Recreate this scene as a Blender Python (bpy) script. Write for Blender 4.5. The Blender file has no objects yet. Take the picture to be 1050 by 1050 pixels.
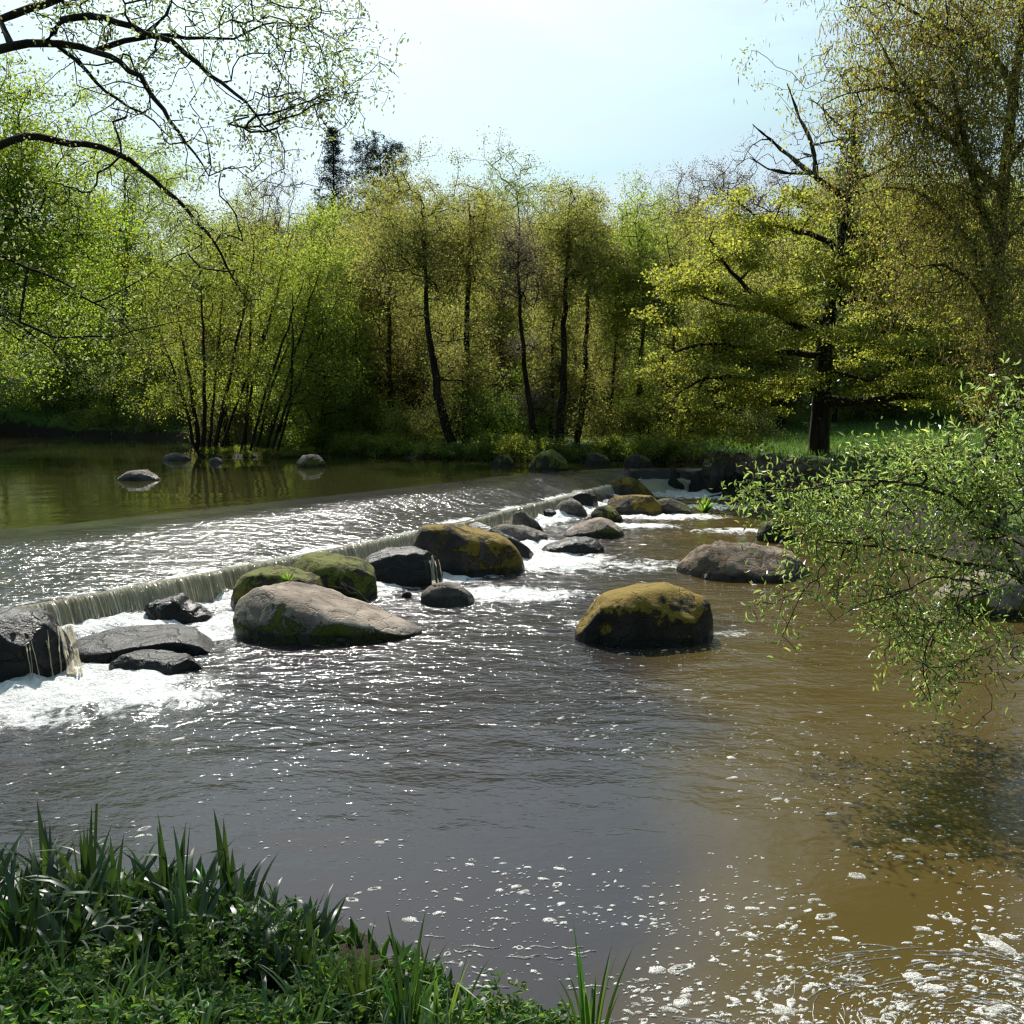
import bpy, math, random
import numpy as np
from mathutils import Vector, Quaternion

S = bpy.context.scene
COL = S.collection
rng = np.random.default_rng(7)
R = math.radians

# ------------------------------------------------------------------ camera
H = 3.0
PITCH = math.atan(115 / 1050)
cam = bpy.data.cameras.new('camera')
cam.sensor_width = 36
cam.lens = 36
cam.clip_end = 2000
cam.clip_start = 0.05
co = bpy.data.objects.new('camera', cam)
COL.objects.link(co)
co.location = (0, 0, H)
co.rotation_euler = (math.pi / 2 - PITCH, 0, 0)
S.camera = co
cp, sp = math.cos(PITCH), math.sin(PITCH)

def ray(px, py):
    u, v = (px - 525) / 1050, (525 - py) / 1050
    return np.array([u, cp + v * sp, -sp + v * cp])

def at(px, py, z=0.0):
    """the place seen at that pixel on the level z"""
    d = ray(px, py)
    return np.array([0, 0, H]) + d * ((z - H) / d[2])

def dep(px, py, y):
    """the place seen at that pixel at the distance y"""
    d = ray(px, py)
    return np.array([0, 0, H]) + d * (y / d[1])

# ------------------------------------------------------------------ light
SUN_AZ, SUN_EL = R(-11), R(47)
sv = Vector((math.sin(SUN_AZ) * math.cos(SUN_EL), math.cos(SUN_AZ) * math.cos(SUN_EL), math.sin(SUN_EL)))
sl = bpy.data.lights.new('sun', 'SUN')
sl.energy = 5.0
sl.angle = R(0.5)
sl.color = (1.0, 0.955, 0.88)
so = bpy.data.objects.new('sun', sl)
COL.objects.link(so)
so.rotation_euler = (-sv).to_track_quat('-Z', 'Y').to_euler()
so.location = sv * 60

W = bpy.data.worlds.new('World')
S.world = W
W.use_nodes = True
nt = W.node_tree
nt.nodes.clear()
def N(t, typ, **kw):
    n = t.nodes.new(typ)
    for k, v in kw.items():
        if k.startswith('i_'):
            n.inputs[k[2:]].default_value = v
        else:
            setattr(n, k, v)
    return n
sky = N(nt, 'ShaderNodeTexSky', sky_type='NISHITA', sun_disc=False, sun_elevation=SUN_EL, sun_rotation=SUN_AZ,
        air_density=1.1, dust_density=1.6, ozone_density=1.2, altitude=50)
tc = N(nt, 'ShaderNodeTexCoord')
mp = N(nt, 'ShaderNodeMapping')
mp.inputs['Scale'].default_value = (1.0, 1.0, 3.2)
mp.inputs['Rotation'].default_value = (0, 0.25, 0.4)
cn = N(nt, 'ShaderNodeTexNoise', i_Scale=2.4, i_Detail=7.0, i_Roughness=0.62, i_Distortion=0.5)
cr = N(nt, 'ShaderNodeMapRange', interpolation_type='SMOOTHSTEP')
cr.inputs['From Min'].default_value = 0.40
cr.inputs['From Max'].default_value = 0.68
cr.inputs['To Min'].default_value = 0.28
cr.inputs['To Max'].default_value = 1.0
mx = N(nt, 'ShaderNodeMix', data_type='RGBA')
# thin cloud veil, glowing towards the sun
dt = N(nt, 'ShaderNodeVectorMath', operation='DOT_PRODUCT')
dt.inputs[1].default_value = sv
pw_ = N(nt, 'ShaderNodeMath', operation='POWER', use_clamp=False)
pw_.inputs[1].default_value = 5.5
mxm = N(nt, 'ShaderNodeMath', operation='MAXIMUM')
mxm.inputs[1].default_value = 0.0
veil = N(nt, 'ShaderNodeMix', data_type='RGBA')
veil.inputs['A'].default_value = (1.5, 2.7, 3.1, 1)
veil.inputs['B'].default_value = (15.5, 19.6, 20.0, 1)
bg = N(nt, 'ShaderNodeBackground', i_Strength=0.085)
ow = N(nt, 'ShaderNodeOutputWorld')
L = nt.links.new
L(tc.outputs['Generated'], mp.inputs['Vector'])
L(mp.outputs[0], cn.inputs['Vector'])
L(cn.outputs['Fac'], cr.inputs['Value'])
L(cr.outputs[0], mx.inputs['Factor'])
L(sky.outputs[0], mx.inputs['A'])
L(tc.outputs['Generated'], dt.inputs[0])
L(dt.outputs['Value'], mxm.inputs[0])
L(mxm.outputs[0], pw_.inputs[0])
L(pw_.outputs[0], veil.inputs['Factor'])
L(veil.outputs['Result'], mx.inputs['B'])
L(mx.outputs['Result'], bg.inputs['Color'])
L(bg.outputs[0], ow.inputs['Surface'])

S.view_settings.view_transform = 'Standard'
S.view_settings.look = 'None'
S.view_settings.exposure = 0.55
S.view_settings.gamma = 1
S.render.engine = 'CYCLES'
cy = S.cycles
cy.max_bounces = 6
cy.diffuse_bounces = 3
cy.glossy_bounces = 3
cy.transmission_bounces = 4
cy.transparent_max_bounces = 6
cy.caustics_reflective = False
cy.caustics_refractive = False
cy.sample_clamp_indirect = 4
cy.use_denoising = True
cy.denoiser = 'OPENIMAGEDENOISE'
cy.denoising_input_passes = 'RGB_ALBEDO_NORMAL'
cy.denoising_prefilter = 'ACCURATE'
S.render.film_transparent = False
cy.filter_width = 1.3

# ------------------------------------------------------------------ noise
def _h(ix, iy, iz, seed):
    n = (ix.astype(np.int64) * 374761393 + iy.astype(np.int64) * 668265263 + iz.astype(np.int64) * 2147483647 % 4294967291 + seed * 974634777) & 0xFFFFFFFF
    n = ((n ^ (n >> 13)) * 1274126177) & 0xFFFFFFFF
    n = ((n ^ (n >> 16)) * 2246822519) & 0xFFFFFFFF
    return ((n ^ (n >> 15)) & 0xFFFFFF) / float(0xFFFFFF)

def vn(p, seed=0):
    p = np.asarray(p, float)
    i = np.floor(p)
    f = p - i
    f = f * f * f * (f * (f * 6 - 15) + 10)
    x, y, z = i[..., 0], i[..., 1], i[..., 2]
    r = 0
    for dx in (0, 1):
        for dy in (0, 1):
            for dz in (0, 1):
                w = (f[..., 0] if dx else 1 - f[..., 0]) * (f[..., 1] if dy else 1 - f[..., 1]) * (f[..., 2] if dz else 1 - f[..., 2])
                r = r + w * _h(x + dx, y + dy, z + dz, seed)
    return r * 2 - 1

def fbm(p, seed=0, o=4, g=0.5):
    a, r, t = 1.0, 0, 0
    p = np.asarray(p, float)
    for k in range(o):
        r = r + a * vn(p * 2 ** k + 13.7 * k, seed + k)
        t += a
        a *= g
    return r / t

def sst(a, b, x):
    t = np.clip((x - a) / (b - a), 0, 1)
    return t * t * (3 - 2 * t)

# ------------------------------------------------------------------ meshes
def mesh_obj(name, v, f, mat=None, parent=None, smooth=True, attrs=None, loc=None):
    """f: an array (m,k) or a list of such arrays"""
    me = bpy.data.meshes.new(name)
    v = np.asarray(v, np.float32).reshape(-1, 3)
    if loc is not None:
        v = v - np.asarray(loc, np.float32)
    fs = f if isinstance(f, list) else [f]
    fs = [np.asarray(a, np.int32) for a in fs if len(a)]
    loops = np.concatenate([a.ravel() for a in fs])
    tot = np.concatenate([np.full(len(a), a.shape[1], np.int32) for a in fs])
    st = np.concatenate([[0], np.cumsum(tot)[:-1]]).astype(np.int32)
    me.vertices.add(len(v))
    me.vertices.foreach_set('co', v.ravel())
    me.loops.add(len(loops))
    me.loops.foreach_set('vertex_index', loops)
    me.polygons.add(len(tot))
    me.polygons.foreach_set('loop_start', st)
    me.polygons.foreach_set('loop_total', tot)
    me.polygons.foreach_set('use_smooth', np.full(len(tot), smooth, bool))
    for k, a in (attrs or {}).items():
        at_ = me.attributes.new(k, 'FLOAT', 'POINT')
        at_.data.foreach_set('value', np.asarray(a, np.float32).ravel())
    me.update(calc_edges=True)
    me.validate()
    if mat:
        me.materials.append(mat)
    o = bpy.data.objects.new(name, me)
    COL.objects.link(o)
    if loc is not None:
        o.location = loc
    if parent:
        o.parent = parent
    return o

def empty(name, loc):
    o = bpy.data.objects.new(name, None)
    o.empty_display_size = 0.3
    o.location = loc
    COL.objects.link(o)
    return o

def tag(o, label=None, cat=None, group=None, kind=None):
    if label: o['label'] = label
    if cat: o['category'] = cat
    if group: o['group'] = group
    if kind: o['kind'] = kind
    return o

def grid_faces(nu, nv, wrap=False):
    i = np.arange(nu - 1)[:, None]
    j = np.arange(nv if wrap else nv - 1)[None, :]
    j2 = (j + 1) % nv
    return np.stack([i * nv + j, i * nv + j2, (i + 1) * nv + j2, (i + 1) * nv + j], -1).reshape(-1, 4)

# ------------------------------------------------------------------ materials
def new_mat(name):
    m = bpy.data.materials.new(name)
    m.use_nodes = True
    m.node_tree.nodes.clear()
    return m, m.node_tree

def out(t, sh):
    o = N(t, 'ShaderNodeOutputMaterial')
    t.links.new(sh, o.inputs['Surface'])

def rgb(c):
    return (c[0], c[1], c[2], 1)

def mixc(t, fac, a, b):
    m = N(t, 'ShaderNodeMix', data_type='RGBA')
    for s, x in (('Factor', fac), ('A', a), ('B', b)):
        if isinstance(x, (tuple, list)):
            m.inputs[s].default_value = rgb(x)
        elif isinstance(x, (int, float)):
            m.inputs[s].default_value = x
        else:
            t.links.new(x, m.inputs[s])
    return m.outputs['Result']

def mth(t, op, a, b=None, clamp=False):
    m = N(t, 'ShaderNodeMath', operation=op, use_clamp=clamp)
    for k, x in enumerate((a, b)):
        if x is None: continue
        if isinstance(x, (int, float)):
            m.inputs[k].default_value = x
        else:
            t.links.new(x, m.inputs[k])
    return m.outputs[0]

def mrange(t, x, a, b, c=0.0, d=1.0, smooth=True):
    m = N(t, 'ShaderNodeMapRange')
    if smooth: m.interpolation_type = 'SMOOTHSTEP'
    t.links.new(x, m.inputs['Value'])
    for k, v in (('From Min', a), ('From Max', b), ('To Min', c), ('To Max', d)):
        m.inputs[k].default_value = v
    return m.outputs[0]

def noise(t, scale, detail=4.0, rough=0.5, dist=0.0, vec=None, stretch=None, rot=None, coord='Object'):
    c = N(t, 'ShaderNodeTexCoord') if coord == 'Object' else N(t, 'ShaderNodeNewGeometry')
    v = c.outputs['Object' if coord == 'Object' else 'Position'] if vec is None else vec
    if stretch or rot:
        m = N(t, 'ShaderNodeMapping')
        if rot: m.inputs['Rotation'].default_value = rot
        if stretch: m.inputs['Scale'].default_value = stretch
        t.links.new(v, m.inputs['Vector'])
        v = m.outputs[0]
    n = N(t, 'ShaderNodeTexNoise', i_Scale=scale, i_Detail=detail, i_Roughness=rough, i_Distortion=dist)
    t.links.new(v, n.inputs['Vector'])
    return n.outputs['Fac']

def leaf_mat(name, col, tr, vary=0.5, gloss=0.03, hue=0.03, rough=0.5, mix=0.55):
    m, t = new_mat(name)
    g = N(t, 'ShaderNodeNewGeometry')
    oi = N(t, 'ShaderNodeObjectInfo')
    def vary_col(c):
        h = N(t, 'ShaderNodeHueSaturation')
        h.inputs['Color'].default_value = rgb(c)
        r = g.outputs['Random Per Island']
        t.links.new(mrange(t, r, 0, 1, 1 - vary, 1 + vary, False), h.inputs['Value'])
        r2 = mth(t, 'FRACT', mth(t, 'MULTIPLY', r, 37.31))
        hh = mth(t, 'ADD', mrange(t, r2, 0, 1, 0.5 - hue, 0.5 + hue, False), mrange(t, oi.outputs['Random'], 0, 1, -0.012, 0.012, False))
        t.links.new(hh, h.inputs['Hue'])
        return h.outputs[0]
    d = N(t, 'ShaderNodeBsdfDiffuse')
    t.links.new(vary_col(col), d.inputs['Color'])
    tl = N(t, 'ShaderNodeBsdfTranslucent')
    t.links.new(vary_col(tr), tl.inputs['Color'])
    a = N(t, 'ShaderNodeMixShader', i_Fac=mix)
    t.links.new(d.outputs[0], a.inputs[1]); t.links.new(tl.outputs[0], a.inputs[2])
    gl = N(t, 'ShaderNodeBsdfGlossy', i_Roughness=rough)
    b = N(t, 'ShaderNodeMixShader', i_Fac=gloss)
    t.links.new(a.outputs[0], b.inputs[1]); t.links.new(gl.outputs[0], b.inputs[2])
    out(t, b.outputs[0])
    return m

def bark_mat(name, c1, c2, scale=6.0):
    m, t = new_mat(name)
    p = N(t, 'ShaderNodeBsdfPrincipled', i_Roughness=0.9)
    p.inputs['Specular IOR Level'].default_value = 0.12
    n = noise(t, scale, 6, 0.65, stretch=(1, 1, 0.25))
    t.links.new(mixc(t, mrange(t, n, 0.35, 0.65), c1, c2), p.inputs['Base Color'])
    b = N(t, 'ShaderNodeBump', i_Strength=0.6, i_Distance=0.04)
    t.links.new(n, b.inputs['Height']); t.links.new(b.outputs[0], p.inputs['Normal'])
    out(t, p.outputs[0])
    return m

BARK = bark_mat('bark_dark', (0.012, 0.009, 0.006), (0.038, 0.029, 0.02))
BARK_B = bark_mat('bark_brown', (0.035, 0.026, 0.018), (0.095, 0.07, 0.05))
BARK_G = bark_mat('bark_grey', (0.05, 0.045, 0.04), (0.13, 0.12, 0.105))
LF_LEFT = leaf_mat('leaf_fresh_green', (0.09, 0.125, 0.018), (0.42, 0.52, 0.04), 0.4)
LF_ISLE = leaf_mat('leaf_alder_green', (0.085, 0.11, 0.02), (0.34, 0.42, 0.04), 0.4)
LF_OLIVE = leaf_mat('leaf_olive', (0.108, 0.106, 0.030), (0.39, 0.385, 0.08), 0.35)
LF_MIX = leaf_mat('leaf_olive_green', (0.10, 0.11, 0.028), (0.42, 0.43, 0.08), 0.35)
LF_LIME = leaf_mat('leaf_lime', (0.11, 0.14, 0.026), (0.46, 0.54, 0.07), 0.35)
LF_OAK = leaf_mat('leaf_oak_yellow', (0.12, 0.14, 0.022), (0.46, 0.51, 0.06), 0.35)
LF_TAN = leaf_mat('leaf_catkin_tan', (0.10, 0.08, 0.035), (0.24, 0.18, 0.06), 0.45)
LF_RUST = leaf_mat('leaf_bronze', (0.115, 0.105, 0.028), (0.38, 0.34, 0.06), 0.45)
LF_IVY = leaf_mat('leaf_ivy', (0.03, 0.05, 0.015), (0.06, 0.10, 0.015), 0.5, gloss=0.08)
LF_PALE = leaf_mat('leaf_pale_bud', (0.14, 0.17, 0.07), (0.30, 0.38, 0.12), 0.5, gloss=0.05)
LF_WILLOW = leaf_mat('leaf_willow', (0.18, 0.22, 0.08), (0.42, 0.55, 0.12), 0.5, gloss=0.06, rough=0.35)
LF_CONIF = leaf_mat('needle_blue', (0.022, 0.04, 0.034), (0.02, 0.03, 0.02), 0.4)
LF_BARE = leaf_mat('bud_brown', (0.11, 0.075, 0.055), (0.20, 0.135, 0.08), 0.5)
LF_GREY = leaf_mat('bud_grey', (0.12, 0.105, 0.085), (0.22, 0.19, 0.12), 0.5)
LF_SHRUB = leaf_mat('leaf_shrub_bright', (0.09, 0.16, 0.025), (0.36, 0.56, 0.06), 0.5)
LF_IRIS = leaf_mat('blade_iris', (0.03, 0.062, 0.018), (0.05, 0.10, 0.015), 0.35, gloss=0.05, hue=0.015, rough=0.4, mix=0.35)
LF_GRASS = leaf_mat('blade_grass', (0.07, 0.14, 0.025), (0.13, 0.24, 0.03), 0.4, gloss=0.05, mix=0.4)
LF_HERB = leaf_mat('leaf_herb', (0.07, 0.13, 0.022), (0.22, 0.38, 0.04), 0.4, gloss=0.03)
# ------------------------------------------------------------------ river plan
UP, CR = 0.8, 0.42
Cpx = [(-200, 664), (0, 624), (90, 609), (180, 593), (300, 570), (400, 551), (480, 533), (560, 513), (620, 498), (655, 492), (720, 493), (790, 492)]
Tpx = [(-420, 570), (-160, 554), (-40, 546), (60, 538), (210, 522), (330, 509), (430, 498), (520, 488), (590, 482.5), (640, 480), (695, 480), (770, 480)]
Cw = np.array([at(x, y, CR) for x, y in Cpx])
Tw = np.array([at(x, y, UP) for x, y in Tpx])
_l = np.concatenate([[0], np.cumsum(np.linalg.norm(np.diff(Cw, axis=0), axis=1))])
_s = np.linspace(0, _l[-1], 700)
def along(P):
    q = np.stack([np.interp(_s, _l, P[:, k]) for k in range(3)], 1)
    k = np.hanning(41); k /= k.sum()
    pad = np.pad(q, ((20, 20), (0, 0)), mode='reflect', reflect_type='odd')
    return np.stack([np.convolve(pad[:, j], k, 'valid') for j in range(3)], 1)
CL, TL = along(Cw), along(Tw)

upper_poly = [(-9, 9.3), (-14, 14), (-21, 30), (-24.5, 42), (-30, 55), (-35, 64), (-32, 64.5), (-23, 61), (-14.4, 55), (-9.5, 46), (-6.2, 41.5), (-4, 39.3), (-1.6, 38), (1.2, 37.3), (4, 36.8), (6.5, 36.5), (7.8, 34), (7.8, 30.5), (2, 29), (-3, 18.5), (-7.5, 10.4)]
lower_poly = [(-9, 9.3), (-8, 8.2), (-5, 7.2), (-3.3, 6.5), (-1.1, 5.5), (0.3, 4.6), (1.3, 3.4), (3.5, 2.2), (9, 1.5), (8.5, 6), (7.6, 10), (8, 14), (8.4, 20), (8.4, 26), (8.4, 31.5), (6, 33), (2.5, 31.5), (-3, 20), (-8, 11.5)]

def sdist(x, y, poly):
    p = np.array(poly, float)
    q = np.roll(p, -1, 0)
    d = np.full(x.shape, 1e9)
    ins = np.zeros(x.shape, bool)
    for a, b in zip(p, q):
        e = b - a
        wx, wy = x - a[0], y - a[1]
        t = np.clip((wx * e[0] + wy * e[1]) / (e @ e), 0, 1)
        d = np.minimum(d, (wx - e[0] * t) ** 2 + (wy - e[1] * t) ** 2)
        c = ((a[1] <= y) != (b[1] <= y)) & (wx < e[0] * wy / (e[1] if abs(e[1]) > 1e-9 else 1e-9))
        ins ^= c
    d = np.sqrt(d)
    return np.where(ins, -d, d)

def islet(x, y):
    return np.sqrt(((x + 9.6) / 2.9) ** 2 + ((y - 40.2) / 1.3) ** 2)

def ground(x, y):
    x, y = np.asarray(x, float), np.asarray(y, float)
    n = vn(np.stack([x * 0.6, y * 0.6, x * 0], -1), 3) * 0.35 + vn(np.stack([x * 2.1, y * 2.1, x * 0], -1), 4) * 0.12
    dl, du = sdist(x, y, lower_poly), sdist(x, y, upper_poly)
    d = np.minimum(dl, du) + n * 0.9
    base = UP * sst(18, 33, y)
    base = np.where((x < -8) & (y > 12), UP, base)
    bank = base + 0.2 * sst(0, 0.5, d) + 0.12 * sst(0.5, 2.0, d) + 0.03 * np.clip(d, 0, 20) + 0.10 * n
    near = sst(9, 5.5, y)
    bank = bank + near * (0.05 * sst(0.3, 1.2, d) + 0.75 * sst(1.5, 4.2, d))
    r = np.hypot(x * 0.9, y)
    hill = 15.0 * sst(52, 125, r + 0.22 * np.clip(x, -60, 60)) + 2.0 * fbm(np.stack([x * 0.03, y * 0.03, x * 0], -1), 9, 3) * sst(50, 90, r)
    left = 3.0 * sst(-22, -50, x) * sst(20, 40, y)
    bank = bank + np.where(d > 0, hill + left, 0)
    bed = base - np.minimum(-np.minimum(dl, du) * 0.55, base + 0.55)
    bank = bank + 0.0
    z = np.where(d > 0, bank, np.minimum(bed, bank))
    # the islet under the many-stemmed alder
    i = islet(x, y) + n * 0.25
    return np.maximum(z, np.where(i < 1.25, UP + 0.13 - 0.24 * np.clip(i, 0, 2) ** 3, -9))

xs = np.concatenate([np.linspace(-150, -42, 30, endpoint=False), np.linspace(-42, -12, 90, endpoint=False), np.linspace(-12, 16, 280, endpoint=False), np.linspace(16, 40, 60, endpoint=False), np.linspace(40, 150, 30)])
ys = np.concatenate([np.linspace(-40, 0, 20, endpoint=False), np.linspace(0, 12, 120, endpoint=False), np.linspace(12, 70, 320, endpoint=False), np.linspace(70, 230, 60)])
gx, gy = np.meshgrid(xs, ys, indexing='ij')
gz = ground(gx, gy)
gz = gz + 0.03 * vn(np.stack([gx * 5, gy * 5, gx * 0], -1), 21) * (gz > -0.3)

m, t = new_mat('bank_earth_and_grass')
p = N(t, 'ShaderNodeBsdfPrincipled', i_Roughness=0.9)
p.inputs['Specular IOR Level'].default_value = 0.15
n1 = noise(t, 0.5, 5, 0.6)
n2 = noise(t, 14, 6, 0.7)
n3 = noise(t, 2.2, 5, 0.6)
green = mixc(t, n2, (0.035, 0.07, 0.012), (0.10, 0.165, 0.03))
earth = mixc(t, n2, (0.014, 0.011, 0.007), (0.045, 0.035, 0.022))
L = t.links.new
a = N(t, 'ShaderNodeAttribute', attribute_name='grassy')
L(mixc(t, mrange(t, mth(t, 'ADD', a.outputs['Fac'], mth(t, 'MULTIPLY', mth(t, 'SUBTRACT', n3, 0.5), 1.2)), 0.35, 0.65), earth, green), p.inputs['Base Color'])
b = N(t, 'ShaderNodeBump', i_Strength=0.8, i_Distance=0.08)
L(n2, b.inputs['Height']); L(b.outputs[0], p.inputs['Normal'])
out(t, p.outputs[0])
wl = UP * sst(18, 33, gy)
grassy = sst(0.18, 0.5, gz - np.where((gx < -8) & (gy > 12), UP, wl)) * np.where(gx > 7, 1.0, 0.6)
tag(mesh_obj('riverbank_ground', np.stack([gx, gy, gz], -1), grid_faces(len(xs), len(ys))[:, ::-1], m, attrs={'grassy': grassy}), kind='structure')

# ------------------------------------------------------------------ water
def water_mat(name, brown, dark_tone, foam_on=False, scales=((2.2, 0.05), (9.0, 0.016), (30.0, 0.004)), stretch=(1, 1, 1), rot=(0, 0, 0), rough=0.04, streak=False):
    m, t = new_mat(name)
    L = t.links.new
    p = N(t, 'ShaderNodeBsdfPrincipled', i_Roughness=rough, i_IOR=1.33)
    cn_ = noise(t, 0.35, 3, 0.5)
    sh_ = N(t, 'ShaderNodeAttribute', attribute_name='sun_tone')
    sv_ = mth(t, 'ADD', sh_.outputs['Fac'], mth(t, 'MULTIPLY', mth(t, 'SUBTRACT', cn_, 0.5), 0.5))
    L(mixc(t, mrange(t, sv_, 0.1, 0.9), dark_tone, brown), p.inputs['Base Color'])
    ch = N(t, 'ShaderNodeAttribute', attribute_name='chop')
    h = None
    for i, (s, amp) in enumerate(scales):
        n = noise(t, s, 3.0, 0.55, 0.6, stretch=stretch, rot=rot)
        x = mth(t, 'MULTIPLY', n, amp)
        h = x if h is None else mth(t, 'ADD', h, x)
    h = mth(t, 'MULTIPLY', h, ch.outputs['Fac'])
    b = N(t, 'ShaderNodeBump', i_Strength=1.0, i_Distance=1.0)
    L(h, b.inputs['Height']); L(b.outputs[0], p.inputs['Normal'])
    sh = p.outputs[0]
    if foam_on:
        fa = N(t, 'ShaderNodeAttribute', attribute_name='foam')
        f1 = noise(t, 3.2, 9, 0.68, 1.2)
        f2 = noise(t, 16, 6, 0.7, 0.6)
        v = mth(t, 'ADD', fa.outputs['Fac'], mth(t, 'ADD', mth(t, 'MULTIPLY', mth(t, 'SUBTRACT', f1, 0.5), 1.5), mth(t, 'MULTIPLY', mth(t, 'SUBTRACT', f2, 0.5), 0.7)))
        mask = mrange(t, v, 0.32, 0.66)
        w = N(t, 'ShaderNodeBsdfPrincipled', i_Roughness=0.35, i_IOR=1.33)
        w.inputs['Base Color'].default_value = (0.86, 0.86, 0.84, 1)
        b2 = N(t, 'ShaderNodeBump', i_Strength=1.0, i_Distance=0.06)
        L(f2, b2.inputs['Height']); L(b.outputs[0], b2.inputs['Normal']); L(b2.outputs[0], w.inputs['Normal'])
        ms = N(t, 'ShaderNodeMixShader')
        L(mth(t, 'MULTIPLY', mask, 0.92), ms.inputs['Fac']); L(sh, ms.inputs[1]); L(w.outputs[0], ms.inputs[2])
        sh = ms.outputs[0]
    out(t, sh)
    return m

BROWN, SHADE_TONE = (0.068, 0.047, 0.014), (0.024, 0.021, 0.022)  # second tone: tree shade and sky reflection painted as darker water
W_LOW = water_mat('water_lower', BROWN, SHADE_TONE, True, rough=0.09, scales=((1.6, 0.10), (5.5, 0.042), (17.0, 0.014)), stretch=(0.75, 1.15, 1), rot=(0, 0, R(12)))
W_POOL = water_mat('water_pool', (0.05, 0.046, 0.014), (0.03, 0.03, 0.01), False, scales=((1.2, 0.05), (6, 0.010)), stretch=(1, 0.5, 1), rough=0.015)
W_SLIDE = water_mat('water_sliding', (0.055, 0.05, 0.032), (0.034, 0.033, 0.03), True, scales=((1.8, 0.09), (4.8, 0.048), (10, 0.028)), stretch=(0.7, 1.1, 1), rot=(0, 0, R(-25)), rough=0.12)

# lower pool
lx, ly = np.linspace(-9.5, 9.5, 330), np.concatenate([np.linspace(1.2, 16, 330, endpoint=False), np.linspace(16, 34, 260)])
wx, wy = np.meshgrid(lx, ly, indexing='ij')
dc = np.full(wx.shape, 99.0)
for c in CL[::14]:
    dc = np.minimum(dc, np.hypot(wx - c[0], wy - c[1]))
spots = [  # white water: pixel place, radius along the picture's width and depth, strength
    (60, 705, 1.3, 0.9, 1.1), (140, 715, 0.9, 0.5, 0.75), (0, 735, 1.5, 0.5, 0.5), (235, 640, 0.35, 1.0, 1.3), (215, 615, 0.5, 0.6, 1.3), (160, 640, 0.6, 0.5, 0.9),
    (330, 590, 0.7, 0.7, 0.8), (330, 655, 1.0, 0.35, 0.55), (390, 600, 0.5, 0.9, 1.1), (440, 592, 1.0, 0.8, 1.0), (520, 610, 1.5, 0.8, 0.6), (560, 575, 1.4, 1.6, 0.7),
    (530, 560, 1.2, 1.2, 0.9), (500, 540, 0.8, 1.6, 1.2), (560, 527, 1.0, 1.6, 1.2), (600, 520, 1.0, 2.0, 1.1), (640, 540, 1.4, 0.6, 0.7), (680, 530, 1.7, 0.7, 0.8), (720, 520, 1.7, 0.7, 0.8),
    (740, 509, 2.0, 1.0, 1.0), (700, 506, 1.6, 1.2, 1.0), (760, 545, 1.4, 0.7, 0.5), (640, 580, 2.4, 1.0, 0.4), (620, 640, 0.7, 0.3, 0.5), (740, 650, 0.8, 0.25, 0.4)]
foam = 1.15 * np.exp(-(dc / 0.85) ** 2)
for px, py, sx, sy, a in spots:
    c = at(px, py)
    foam = np.maximum(foam, 1.22 * a * np.exp(-((wx - c[0]) / sx) ** 2 - ((wy - c[1]) / sy) ** 2))
chop = 0.34 + 0.9 * np.exp(-(dc / 4.0) ** 2) + 0.2 * sst(9, 14, wy) - 0.26 * sst(10.0, 5.5, wy)
chop = chop * (1 - 0.35 * sst(1.5, 5, wx) * sst(16, 10, wy))
pw = np.stack([wx, wy, wx * 0], -1)
sun_tone = sst(0.02, 0.30, wx / wy + 0.13 * fbm(pw * 0.45, 35, 4)) * 0.95 + 0.25 * sst(12, 20, wy)  # sunlit golden right, shaded and sky-reflecting left, painted into the water colour
wz = 0.011 * fbm(pw * [1.1, 1.7, 1], 31, 3) + 0.010 * chop * fbm(pw * [3.1, 4.4, 1] + [0, 0.3 * 1, 0], 37, 3)
wz += 0.10 * np.clip(foam, 0, 1.3) * (0.4 + fbm(pw * 3.3, 41, 4)) + 0.04 * np.clip(foam, 0, 1) * fbm(pw * 9, 43, 3) + 0.13 * np.exp(-((dc - 0.42) / 0.28) ** 2) * (0.55 + 0.8 * fbm(pw * 2.6, 47, 3)) * (dc > 0.1)
tag(mesh_obj('lower_river_water', np.stack([wx, wy, wz], -1), grid_faces(len(lx), len(ly))[:, ::-1], W_LOW, attrs={'foam': foam, 'chop': chop, 'sun_tone': sun_tone}), kind='structure')

# upper pool: fans out upstream of the line where the shallow slide begins
nr = 220
rr = np.concatenate([np.linspace(0, 12, 120, endpoint=False), np.linspace(12, 80, 100)])
ang = np.interp(np.linspace(0, 1, 700), [0, 0.5, 0.85, 1], [R(142), R(118), R(80), R(30)])
sub = slice(None, None, 3)
ux = TL[sub, 0][:, None] + np.cos(ang[sub])[:, None] * rr[None]
uy = TL[sub, 1][:, None] + np.sin(ang[sub])[:, None] * rr[None]
pu = np.stack([ux, uy, ux * 0], -1)
uz = UP + 0.004 * fbm(pu * [0.7, 1.2, 1], 51, 3) * sst(0, 1.2, rr)[None]
chp = 0.10 + 0.5 * np.exp(-(rr / 1.2) ** 2)[None] + 0.9 * sst(3.0, 6.5, ux) + 0.10 * (vn(pu * [0.15, 0.3, 1], 55))
tag(mesh_obj('upper_pool_water', np.stack([ux, uy, uz], -1), grid_faces(ux.shape[0], nr)[:, ::-1], W_POOL, attrs={'chop': chp}), kind='structure')

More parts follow.
